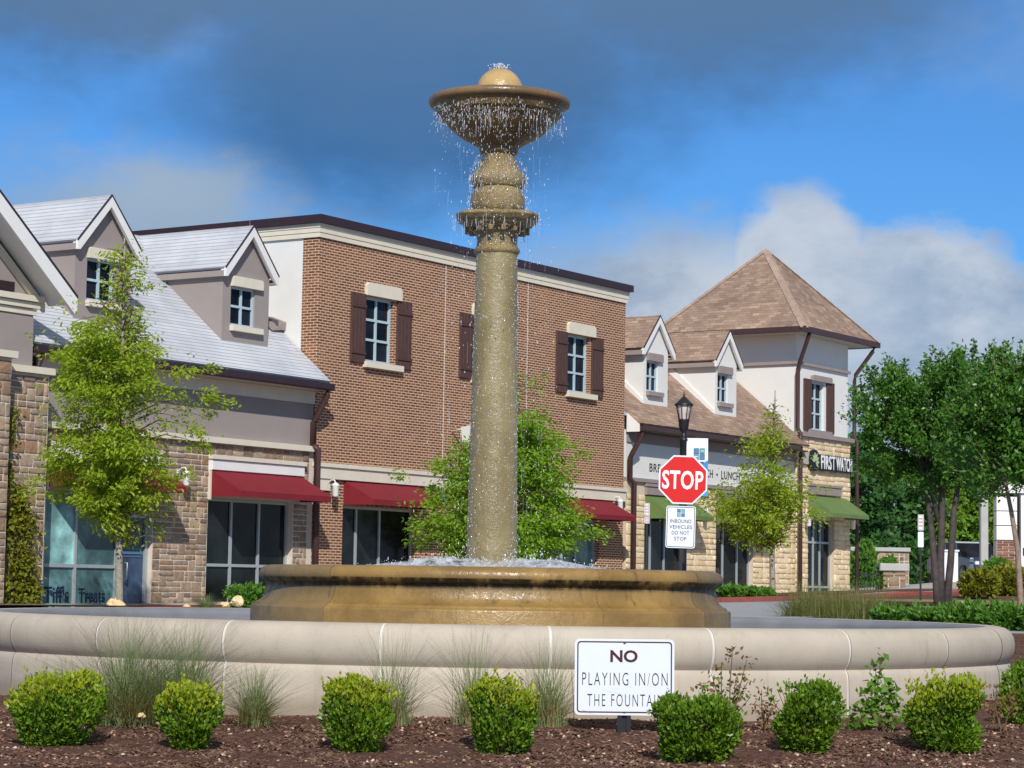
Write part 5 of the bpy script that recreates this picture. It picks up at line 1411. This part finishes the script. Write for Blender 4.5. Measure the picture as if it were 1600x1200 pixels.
# foreground shrubs
def shrub(name, px, base_py, wpx, hpx, label, mat, tip, group, seed, nl=5200, lsize=0.029, taper=0.55, Yd=None, cat='shrub', updown=0.3, flat=0.75, g=None):
    r_ = np.random.default_rng(seed)
    if Yd is None:
        r0 = ray(px, base_py); Yd = 14.0
        for _ in range(12): Yd = (g1(r0.x / r0.y * Yd, Yd) - CZ) / (r0.z / r0.y)
    p0 = at(px, base_py, Yd); k = Yd / 3650
    if g is None: g = g1(p0.x, Yd)
    root = empty(name, (p0.x, Yd, g)); tag(root, label, cat, group)
    W, H = wpx * k / 2 * .95, hpx * k
    lump = [(r_.uniform(0, 6.28), r_.uniform(.2, 1), r_.uniform(-.36, .26)) for _ in range(16)]
    def shape(n, lo):
        a = r_.uniform(0, 6.28, n); t = r_.uniform(0, 1, n) ** 0.8
        prof = np.where(t < .72, taper + (1 - taper) * np.sin(np.clip(t / .72, 0, 1) * 1.57), np.sqrt(np.clip(1 - ((t - .72) / .30) ** 2 * flat, 0.02, 1)))
        f = np.ones(n)
        for la, lt, amp in lump: f += amp * np.exp(-(((a - la + 3.14) % 6.28 - 3.14) / .6) ** 2 - ((t - lt) / .25) ** 2)
        q = r_.uniform(lo, 1.02, n) ** .6
        return np.stack([np.cos(a) * prof * W * q * f, np.sin(a) * prof * W * q * f, t * H * (0.92 + .12 * (f - 1)) + .01 * H], 1), t, a
    tw = MB()
    for i in range(26):
        a = r_.uniform(0, 6.28); q = r_.uniform(.3, .9)
        tw.tube([(0.02 * math.cos(a), .02 * math.sin(a), -.03), (W * q * .5 * math.cos(a), W * q * .5 * math.sin(a), H * .4), (W * q * math.cos(a), W * q * math.sin(a), H * r_.uniform(.6, .95))], [.006, .004, .002], 4, True, False)
    tw.build('stems', 'twig', root)
    P, t, a = shape(int(nl * 1.25), 0.15)
    P[:, 2] *= 1 + .16 * np.cos(a - seed) * np.hypot(P[:, 0], P[:, 1]) / W + .07 * np.sin(3 * a + seed)
    hole = np.sin(P[:, 0] * 21 / (W / .3) + seed) + np.sin(P[:, 1] * 23 / (W / .3) + 2 * seed) + np.sin(P[:, 2] * 26 / (W / .3) + seed * .7)
    kp = (hole > -1.15) | (r_.uniform(size=len(P)) < .25); P, t, a = P[kp], t[kp], a[kp]; nl = len(P)
    d = P / (np.linalg.norm(P, axis=1, keepdims=True) + 1e-6)
    top = t > 0.80 + r_.normal(0, .12, nl)
    put_leaves(root, 'foliage', P[~top], lsize, mat, 0.55, updown, d[~top])
    # sprigs
    sp = []
    if lsize < .04: lk, nsp = lsize / .026, int(60 * (W / .28))
    else: lk, nsp = 1.6, 40
    for _ in range(nsp):
        a = r_.uniform(0, 6.28); q = r_.uniform(.2, 1.0)
        b2 = np.array([W * q * math.cos(a), W * q * math.sin(a), H * (1.0 - .25 * q ** 3) * .93]); dd = np.array([.4 * math.cos(a) * q, .4 * math.sin(a) * q, 1])
        L = r_.uniform(.015, .085) * lk * r_.uniform(.4, 1)
        tt = np.linspace(0, 1, 9)[:, None]; sp.append(b2 + dd * L * tt + r_.normal(size=(9, 3)) * .006)
    sp = np.concatenate(sp); ds = np.tile(np.array([0, 0, .6]), (len(sp), 1))
    put_leaves(root, 'new_growth', np.concatenate([P[top], sp]), lsize * .95, tip, 0.55, updown + .3, np.concatenate([d[top], ds]))
    return root
SG = 'clipped shrubs in front of the basin'
shrub('box_shrub', 86, 1168, 152, 108, 'wide round yellow green shrub, leftmost in front of the basin', 'leaf_box', 'leaf_box_tip', SG, 101, 7500)
shrub('box_shrub', 296, 1174, 108, 100, 'small narrow based shrub, second from the left below the grass', 'leaf_box', 'leaf_box_tip', SG, 102, 4600, taper=.35)
shrub('box_shrub', 558, 1178, 140, 112, 'spiky topped shrub left of the middle with reddish tips', 'leaf_box', 'leaf_box_tip', SG, 103, 5400, taper=.5)
shrub('box_shrub', 785, 1180, 128, 114, 'round green shrub straight below the fountain column', 'leaf_box', 'leaf_box_tip', SG, 104, 6200)
shrub('box_shrub', 1086, 1194, 150, 100, 'dense green shrub covering the lower right corner of the warning sign', 'leaf_box', 'leaf_box', SG, 105, 7500, taper=.6)
shrub('box_shrub', 1261, 1177, 130, 104, 'round dark green shrub, first to the right of the warning sign shrub', 'leaf_box', 'leaf_box', SG, 106, 6000, taper=.5)
shrub('box_shrub', 1484, 1174, 150, 114, 'wide green shrub with yellow tips, second from the right edge', 'leaf_box', 'leaf_box_tip', SG, 107, 6800)
shrub('box_shrub', 1612, 1135, 100, 92, 'green shrub cut off by the right edge of the picture', 'leaf_box', 'leaf_box', SG, 108, 5200)

def grass(px, base_py, hpx, spread, label, seed, n=260, Yd=None, mat='grass_green', straw=0.45, width=0.0028, group='ornamental grass tufts by the basin', straw_mat='grass_straw', g=None, base=1.0):
    r_ = np.random.default_rng(seed)
    if Yd is None: Yd = 15.05
    p0 = at(px, base_py, Yd); k = Yd / 3650
    if g is None: g = g1(p0.x, Yd)
    root = empty('grass_tuft', (p0.x, Yd, g)); tag(root, label, 'grass', group)
    def blades(n, h0, sp, wd):
        segs = 6; V = np.zeros((n * segs * 4, 3)); c_ = 0
        for i in range(n):
            a = r_.uniform(0, 6.28); h = h0 * r_.uniform(.45, 1.1); s_ = sp * abs(r_.normal(0, .72)) + .01
            b0 = np.array([r_.normal(0, .035), r_.normal(0, .03), 0]) * (h0 / .55 + .3) * base
            d = np.array([math.cos(a), math.sin(a) * .7, 0]); side = np.array([-math.sin(a), math.cos(a), 0]); side = side * .6 + np.array([.6, 0, 0]); side /= np.linalg.norm(side)
            prev = None
            for j in range(segs + 1):
                t = j / segs
                p = b0 + d * s_ * t ** 1.7 + np.array([0, 0, h * (t - .28 * (s_ / (sp + .01)) * t * t)])
                wv = wd * (1 - t * .92)
                L, Rr = p - side * wv, p + side * wv
                if prev is not None:
                    V[c_:c_ + 4] = [prev[0], prev[1], Rr, L]; c_ += 4
                prev = (L, Rr)
        return V, n * segs
    H, S = hpx * k, spread * k
    V, nq = blades(n, H, S, width); link('blades', quads_mesh('blades', V, nq), mat, root)
    if straw:
        V, nq = blades(int(n * straw * 1.3), H * .46, S * .9, width * 1.7); link('dry_blades', quads_mesh('dry_blades', V, nq), straw_mat, root)
grass(195, 1122, 185, 230, 'large wispy green grass tuft behind the leftmost shrubs', 201, 800, 14.95, width=.0025)
grass(292, 1114, 178, 150, 'tall wispy grass tuft behind the second shrub from the left', 202, 560, 15.1, width=.0025)
grass(245, 1118, 165, 190, 'wispy grass between the two tall tufts at the left', 208, 420, 15.05, width=.0024)
grass(110, 1108, 105, 150, 'low grass tuft directly behind the leftmost shrub', 203, 260, 15.2, width=.0025)
grass(398, 1128, 112, 95, 'short grass tuft with straw coloured base left of the spiky shrub', 204, 420, 15.0, straw=.8, width=.0025)
grass(612, 1122, 165, 110, 'tall thin grass tuft at the right side of the spiky shrub', 205, 230, 15.0, straw=.6, width=.0024)
grass(738, 1124, 160, 120, 'thin grass tuft at the left side of the middle shrub', 206, 220, 15.0, straw=.5, width=.0024)
grass(856, 1130, 150, 90, 'thin grass tuft just left of the warning sign', 207, 330, 14.95, straw=.7, width=.0024)
grass(1262, 962, 64, 75, 'tan ornamental grass clump beyond the pool, leftmost of three', 211, 900, 38, 'grass_tan', .6, .006, 'tan ornamental grass beyond the pool', 'grass_tan', base=3.2, g=at(1262, 972, 38).z)
grass(1312, 966, 66, 75, 'tan ornamental grass clump beyond the pool, in the middle of three', 212, 900, 37, 'grass_tan', .6, .006, 'tan ornamental grass beyond the pool', 'grass_tan', base=3.2, g=at(1308, 974, 37).z)
grass(1360, 970, 64, 70, 'tan ornamental grass clump beyond the pool, rightmost of three', 213, 900, 36, 'grass_tan', .6, .006, 'tan ornamental grass beyond the pool', 'grass_tan', base=3.2, g=at(1356, 978, 36).z)
grass(322, 952, 30, 40, 'small grey green grass in front of the fieldstone pier', 214, 420, 40, 'grass_green', .2, .006, 'ornamental grass by the shops', g=at(322, 957, 40).z)

# reddish twiggy plant and climbing weed
def sprawl(name, px, base_py, tops, label, mat, tipmat, seed, lsize, Yd=15.05):
    r_ = np.random.default_rng(seed); p0 = at(px, base_py, Yd); g = g1(p0.x, Yd)
    root = empty(name, (p0.x, Yd, g)); tag(root, label, 'plant')
    tw = MB(); P = []; Q = []
    for (tx, ty) in tops:
        e = at(tx, ty, Yd); e = Vector((e.x - p0.x, r_.uniform(-.12, .12), e.z - g))
        m_ = e * .5 + Vector((r_.normal(0, .03), 0, .03))
        tw.tube([(0, 0, -.02), m_, e], [.005, .004, .002], 5, True, False)
        for i in range(34):
            t = r_.uniform(.25, 1.02); c_ = np.array(Vector((0, 0, 0)).lerp(m_, t * 2) if t < .5 else m_.lerp(e, t * 2 - 1))
            (Q if (t > .72 or r_.uniform() < .3) else P).append(c_ + r_.normal(size=3) * .028)
    tw.build('stems', 'twig', root)
    if P: put_leaves(root, 'foliage', np.array(P), lsize, mat, .6, .1)
    if Q: put_leaves(root, 'upper_leaves', np.array(Q), lsize, tipmat, .6, .2)
sprawl('nandina_plant', 1140, 1130, [(1092, 1065), (1110, 1050), (1125, 1035), (1142, 1012), (1150, 1060), (1165, 1030), (1172, 1065), (1118, 1085), (1175, 1090)], 'thin reddish green plant rising behind the shrub right of the warning sign', 'leaf_weed', 'leaf_red', 301, .035)
sprawl('climbing_weed', 1372, 1145, [(1379, 1030), (1372, 1045), (1360, 1075), (1345, 1080), (1385, 1070), (1340, 1105), (1398, 1095), (1330, 1130), (1410, 1120)], 'leafy weed with broad green leaves between the two right shrubs', 'leaf_weed', 'leaf_weed', 302, .055)
sprawl('dry_weed', 1565, 1120, [(1548, 1075), (1560, 1068), (1575, 1090), (1540, 1100), (1585, 1085)], 'thin reddish weed at the right end of the basin', 'leaf_red', 'leaf_red', 303, .03)
sprawl('dry_weed', 1195, 1140, [(1190, 1078), (1205, 1090), (1182, 1100), (1215, 1110)], 'thin reddish weed left of the round dark green shrub', 'leaf_red', 'leaf_red', 304, .03)

# groundcover and hedges beyond the pool
HG = 'low hedge bushes beyond the pool'
for i, (px, by, wp, hp, Yd, lab) in enumerate([
    (1400, 982, 84, 27, 33, 'low spreading hedge bush right of the tan grass'), (1455, 985, 96, 27, 31.5, 'low hedge bush under the three dark trunks'),
    (1512, 986, 90, 36, 30.5, 'taller dark hedge bush right of the three dark trunks'), (1568, 988, 80, 36, 30, 'dark hedge bush left of the slanting tan trunk'), (1622, 994, 70, 38, 29.5, 'dark hedge bush at the right edge under the slanting trunk'),
    (1150, 945, 60, 24, 60, 'low green bush at the foot of the limestone wall, left'), (1185, 945, 50, 22, 60, 'low green bush at the foot of the limestone wall beside the thin tree'),
    (385, 952, 60, 34, 41, 'leafy low bush under the dark shop window'), (1350, 945, 40, 95, 92, 'climbing shrub on the low stone wall behind the tower'),
    (1385, 945, 36, 70, 84, 'dark round bush beside the stone pier'), (1560, 928, 42, 50, 70, 'rounded green bush before the parked car'), (1580, 931, 60, 44, 66, 'yellowish bush below the white pylon'), (1530, 931, 60, 36, 64, 'yellowish low bush left of the white pylon')]):
    light = 'leaf_ivy' if 'yellowish' in lab else 'leaf_hedge'
    shrub('hedge_bush', px, by, wp, hp, lab, light, light if light == 'leaf_ivy' else 'leaf_hedge', HG, 400 + i, 2600, 0.0022 * Yd if Yd > 50 else 0.075, .8, Yd, 'bush', .2, .8, g=at(px, by, Yd).z)

# ivy on the left pier
def ivy():
    root = empty('climbing_vine', (P0.x, P0.y, 0), RZ); tag(root, 'yellow green vine climbing the fieldstone pier at the left edge', 'vine')
    r_ = np.random.default_rng(77); pts = []
    for _ in range(150):
        z = 0.8 + 2.5 * r_.uniform(0, 1) ** 1.4; wdt = np.interp(z, [.8, 1.6, 2.4, 2.9, 3.3], [.60, .62, .50, .42, .1]) * (0.8 + .3 * math.sin(z * 6))
        c_ = np.array([-10.05 + wdt * r_.uniform(-1, 1), -0.74, z]); pts.append(c_ + r_.normal(size=(int(r_.uniform(8, 44)), 3)) * np.array([.09, .06, .08]))
    for _ in range(22):
        c_ = np.array([-10.45 + r_.normal(0, .08), -.74, r_.uniform(3.2, 4.9)]); pts.append(c_ + r_.normal(size=(22, 3)) * np.array([.07, .04, .10]))
    pts = np.concatenate(pts); pts = pts[(pts[:, 0] < -9.40) & (pts[:, 0] > -10.72)]
    put_leaves(root, 'foliage', pts, .085, 'leaf_ivy', .7, -.1)
    tw = MB()
    for i in range(12):
        u = -10.05 + .5 * (i / 6 - 1); tw.tube([(u, -.70, .7), (u + .1, -.70, 1.6), (u - .1, -.70, 2.4), (u + .05, -.70, 2.9)], .01, 4, True, False)
    tw.build('stems', 'twig', root)
ivy()

# boulders
def boulder(px, py, wpx, hpx, Yd, label, seed):
    r_ = random.Random(seed); c_ = at(px, py, Yd); k = Yd / 3650
    mb = MB(); seg, rings = 11, 7; vs = []
    ph = [r_.uniform(0, 6.28) for _ in range(6)]
    for i in range(rings + 1):
        t = math.pi * i / rings
        for j in range(seg):
            a = 2 * math.pi * j / seg; f = 1 + .14 * math.sin(2 * a + ph[0]) * math.sin(t * 2 + ph[1]) + .16 * math.sin(3 * a + ph[2] + t * 2) + .12 * math.cos(2 * t + a + ph[3]) + r_.uniform(-.13, .13)
            vs.append((math.sin(t) * math.cos(a) * f * wpx * k / 2, math.sin(t) * math.sin(a) * f * wpx * k / 2.4, math.cos(t) * f * hpx * k / 2 * (1.0 if t < 1.57 else .7)))
    mb.add(vs, [(i * seg + j, (i + 1) * seg + j, (i + 1) * seg + (j + 1) % seg, i * seg + (j + 1) % seg) for i in range(rings) for j in range(seg)], False)
    o = mb.build('boulder', 'boulder', None); o.location = (c_.x, Yd, c_.z); tag(o, label, 'boulder', 'cream boulders'); return o
boulder(180, 947, 28, 20, 41.2, 'cream boulder at the foot of the lime green tree', 1)
boulder(372, 941, 20, 18, 40.2, 'tilted cream boulder left of the gold basin', 2)
boulder(291, 949, 14, 9, 40.5, 'small flat cream rock right of the lime green tree', 3)
boulder(352, 946, 16, 9, 40.4, 'small cream rock beside the low leafy bush', 4)
boulder(1040, 1192, 17, 26, 14.05, 'pale stone standing in the mulch beside the warning sign shrub', 5)
boulder(1552, 1197, 26, 14, 13.6, 'flat tan rock in the mulch at the lower right', 6)
boulder(221, 1119, 13, 9, 14.6, 'small white rock in the mulch between the two left shrubs', 7)

# mulch chips and pebbles
def scatter(name, n, mat, sz, label, seed, keep):
    r_ = np.random.default_rng(seed)
    x = r_.uniform(-4.6, 4.8, n * 2); y = r_.uniform(12.6, 15.7, n * 2)
    ok = (np.hypot(x - FX, y - FY) > 4.27); x, y = x[ok][:n], y[ok][:n]; n = len(x)
    z = gz(x, y) + 0.016
    L = r_.uniform(*sz, n); a = r_.uniform(0, 6.28, n); ti = r_.normal(0, .35, n)
    d = np.stack([np.cos(a) * np.cos(ti), np.sin(a) * np.cos(ti), np.sin(ti)], 1); s_ = np.stack([-np.sin(a), np.cos(a), r_.normal(0, .3, n)], 1)
    h = np.cross(d, s_); wv = L * r_.uniform(*keep, n); th = L * keep[0] * .7
    c_ = np.stack([x, y, z], 1)
    sg = np.array([[-1, -1, -1], [1, -1, -1], [1, 1, -1], [-1, 1, -1], [-.7, -.7, 1], [.75, -.7, 1], [.7, .75, 1], [-.75, .7, 1]])
    V = c_[:, None] + d[:, None] * (sg[None, :, 0:1] * L[:, None, None] / 2) + s_[:, None] * (sg[None, :, 1:2] * wv[:, None, None] / 2) + h[:, None] * (sg[None, :, 2:3] * th[:, None, None] / 2)
    F = np.array([[4, 5, 6, 7], [0, 1, 5, 4], [1, 2, 6, 5], [2, 3, 7, 6], [3, 0, 4, 7]])
    me = bpy.data.meshes.new(name); nf = 5 * n
    me.vertices.add(8 * n); me.loops.add(4 * nf); me.polygons.add(nf)
    me.vertices.foreach_set('co', V.reshape(-1).astype(np.float32))
    me.loops.foreach_set('vertex_index', (F[None] + 8 * np.arange(n)[:, None, None]).reshape(-1).astype(np.int32))
    me.polygons.foreach_set('loop_start', np.arange(0, 4 * nf, 4, dtype=np.int32)); me.polygons.foreach_set('loop_total', np.full(nf, 4, np.int32))
    me.update(); me.validate()
    o = link(name, me, mat); tag(o, label, 'mulch' if 'mulch' in name else 'gravel', kind='stuff')
scatter('mulch_chips', 34000, 'chips', (.008, .040), 'dark red brown bark mulch chips over the planting bed', 501, (.2, .45))
scatter('gravel', 800, 'pebble', (.008, .026), 'pale pebbles scattered over the mulch', 502, (.6, .9))

# ------------------------------------------------------------------ far right: pier, fence, pole, car, pylon
def far_right():
    Yd = 84
    def box_px(x0, x1, y0, y1, Yd): 
        a, b2 = at(x0, y1, Yd), at(x1, y0, Yd); return a.x, b2.x, a.z, b2.z
    x0, x1, z0, z1 = box_px(1376, 1412, 893, 944, Yd)
    r_ = empty('stone_pier', ((x0 + x1) / 2, Yd, 0)); tag(r_, 'grey stone pier with pale cap behind the tan grass', 'pier')
    hw = (x1 - x0) / 2
    core = MB().box(-hw + .03, hw - .03, -hw + .03, hw - .03, .6, z1).build('core', 'mortar', r_)
    for i, (u, z, w_, h, v) in enumerate(ashlar([(-hw, hw, .8, z1 - .01, 0)], .2, .165, [(2, 1), (1, 1), (2, 2), (1, 2)], 61)):
        me = unit_stone(700 + i).mesh('stone'); me.materials.append(M['stone_brown'])
        o = bpy.data.objects.new('stone', me); COL.objects.link(o); o.parent = core; o.location = (u, -hw + .03, z); o.scale = (w_, .06, h)
    a, b2, c_, d = box_px(1371, 1417, 881, 893, Yd)
    MB().bevbox(-(b2 - a) / 2, (b2 - a) / 2, -hw - .12, hw + .12, z1 + .002, d, .03).build('cap', 'concrete', r_)
    # low wall behind
    x0, x1, z0, z1 = box_px(1330, 1420, 862, 940, 96)
    wl = empty('low_wall', ((x0 + x1) / 2, 96, 0)); tag(wl, 'low stone garden wall with pale coping beside the tower', 'wall')
    hw = (x1 - x0) / 2
    wb = MB().box(-hw, hw, 0, .3, .6, z1).build('wall_body', 'mortar', wl)
    lay_stones(ashlar([(-hw, hw, 1.0, z1 - .02, 0)], .2, .18, [(2, 1), (3, 1), (2, 2), (1, 1)], 63), wb, 'stone_brown', 64, 200)
    MB().box(-hw - .05, hw + .05, -.12, .42, z1 + .002, z1 + .16).build('coping', 'concrete', wl)
    # iron fence
    x0, x1, z0, z1 = box_px(1336, 1374, 896, 944, 83)
    fe = empty('iron_fence', ((x0 + x1) / 2, 83, 0)); tag(fe, 'low black iron fence left of the stone pier', 'fence')
    hw = (x1 - x0) / 2
    MB().box(-hw, hw, -.02, .02, z1 - .05, z1).box(-hw, hw, -.02, .02, z0 + .12, z0 + .17).build('rail', 'black_iron', fe)
    for i in range(9):
        x = -hw + 2 * hw * i / 8; MB().box(x - .012, x + .012, -.012, .012, z0, z1 + .03).build('picket', 'black_iron', fe)
    # concrete pole
    x0, x1, z0, z1 = box_px(1531, 1543, 778, 888, 88)
    po = empty('concrete_pole', ((x0 + x1) / 2, 88, 0)); tag(po, 'square pale concrete pole left of the white pylon', 'pole')
    hw = (x1 - x0) / 2
    MB().bevbox(-hw, hw, -hw, hw, .6, z1, .03).build('shaft', 'concrete', po)
    MB().box(-hw - .04, hw + .04, -hw - .04, hw + .04, z1 + .001, z1 + .10).build('cap', 'concrete', po)
    # white pylon with brick foot
    Yp = 78
    x0, x1, z0, z1 = box_px(1557, 1589, 776, 844, Yp)
    py_ = empty('sign_pylon', ((x0 + x1) / 2, Yp, 0)); tag(py_, 'white panelled sign pylon on a brick foot at the right edge', 'pylon')
    hw = (x1 - x0) / 2
    n = 3
    for i in range(n):
        a = z0 + (z1 - z0) * i / n; b2 = z0 + (z1 - z0) * (i + 1) / n
        MB().bevbox(-hw, hw, 0, .5, a + .012, b2 - .012, .01).build('panel', 'white_trim', py_)
    MB().box(-hw + .01, hw - .01, .02, .48, z0, z1).build('core', 'sign_black', py_)
    fo = box_px(1557, 1589, 845, 893, Yp)
    ft = MB().box(-hw, hw, -.02, .52, fo[2], fo[3] - .01).build('foot', 'mortar', py_)
    r2 = random.Random(5); bh = (fo[3] - fo[2]) / 12
    bm = stone_mat('pylon_brick', [lin(120, 76, 60), lin(150, 100, 78), lin(104, 66, 54), lin(160, 116, 92)], .15)
    unit = MB().bevbox(0, 1, -1, 0, 0, 1, .04).mesh('brick'); unit.materials.append(bm)
    for j in range(12):
        x = -hw - (0.2 if j % 2 else 0)
        while x < hw:
            a, b2 = max(x, -hw), min(x + .40, hw)
            if b2 - a > .05:
                o = bpy.data.objects.new('brick', unit); COL.objects.link(o); o.parent = ft; o.location = (a + .012, -.021, fo[2] + j * bh + .01); o.scale = (b2 - a - .024, .03, bh - .028)
            x += .40
    MB().box(-hw - .15, hw + 1.2, -.25, .8, fo[2] - .16, fo[2] - .002).build('plinth', 'white_trim', py_)
    # sign body beside the pylon
    MB().box(hw + .06, hw + .12, -.02, .4, fo[2], z1 + .1).build('side_post', 'brown_metal', py_)
    MB().box(hw + .125, hw + 1.3, .05, .4, fo[2] + .05, z1 + .1).build('sign_face', 'sign_white', py_)
    MB().box(hw + .20, hw + 1.3, .02, .049, fo[2] + .55, fo[2] + .80).build('sign_stripe', 'sign_black', py_)
    # canopy fascia above
    a, b2, c_, d = box_px(1548, 1600, 762, 775, Yp)
    MB().box(-hw - .3, hw + 1.4, -.05, .6, z1 + .12, z1 + .42).build('header', 'white_trim', py_)
    # utility cabinet, bollard
    x0, x1, z0, z1 = box_px(1474, 1497, 862, 910, 80)
    ca = empty('utility_cabinet', ((x0 + x1) / 2, 80, 0)); tag(ca, 'white utility cabinet behind the dark tree trunks', 'cabinet')
    hw = (x1 - x0) / 2
    MB().bevbox(-hw, hw, 0, .5, z0 - .3, z1, .02).build('body', 'sign_white', ca); MB().box(-.012, .012, -.004, .0, z0 - .2, z1 - .06).build('door_gap', 'sign_grey_text', ca); MB().box(-hw - .03, hw + .03, -.04, .54, z1 + .001, z1 + .06).build('lid', 'sign_white', ca)
    p = at(1518, 872, 82)
    bo = empty('bollard', (p.x, 82, 0)); tag(bo, 'slim white bollard beside the parked car', 'bollard')
    MB().lathe([(.07, .8), (.07, p.z - .06), (.05, p.z), (0, p.z + .01)], 12).build('post', 'sign_white', bo); MB().lathe([(.073, p.z - .2), (.073, p.z - .15)], 12).build('band', 'sign_grey_text', bo)
far_right()

def car():
    Yd = 92
    p = at(1514, 908, Yd); g = p.z - .05
    root = empty('parked_car', (p.x, Yd, g), R(-78)); tag(root, 'dark blue parked car with silver roof behind the low bushes', 'car')
    body = plain('car_blue', (0.03, 0.055, 0.12), .25, .05, coat=.6, spec=.5); roof = plain('car_silver', (.45, .48, .5), .3, .05)
    prof = [(-2.2, .35), (2.2, .35), (2.25, .6), (2.15, .85), (1.2, .98), (-1.9, 1.0), (-2.2, .9), (-2.25, .6)]
    MB().prism(prof, 'y', -.85, .85).build('body', body, root)
    cab = [(-1.85, 1.0), (1.15, .985), (.45, 1.50), (.2, 1.54), (-1.3, 1.54), (-1.6, 1.46)]
    cb = MB().prism(cab, 'y', -.74, .74).build('cabin', 'glass', root)
    MB().prism([(-1.5, 1.50), (.42, 1.525), (.2, 1.59), (-1.3, 1.59)], 'y', -.70, .70).build('roof', roof, root)
    for a, b2 in ((-.62, -.52), (-1.72, -1.60), (.5, .62)):
        MB().prism([(a, 1.0), (b2, 1.0), (b2 - .05, 1.5), (a - .05, 1.5)], 'y', -.752, -.742).build('pillar', body, cb)
    for x in (-1.4, 1.4):
        for s_ in (-1, 1):
            wv = MB().tube([(x, s_ * .72, .33), (x, s_ * .9, .33)], .33, 18, False).build('wheel', 'black_post', root)
            MB().tube([(x, s_ * .9, .33), (x, s_ * .91, .33)], .2, 14, False).build('rim', 'galv', wv)
    for s_ in (-1, 1): MB().box(2.16, 2.24, s_ * .6 - .15, s_ * .6 + .15, .68, .8).build('headlight', 'lamp_white', root)
    MB().box(-.4, -.1, -.90, -.851, .82, .86).build('door_handle', roof, root)
car()
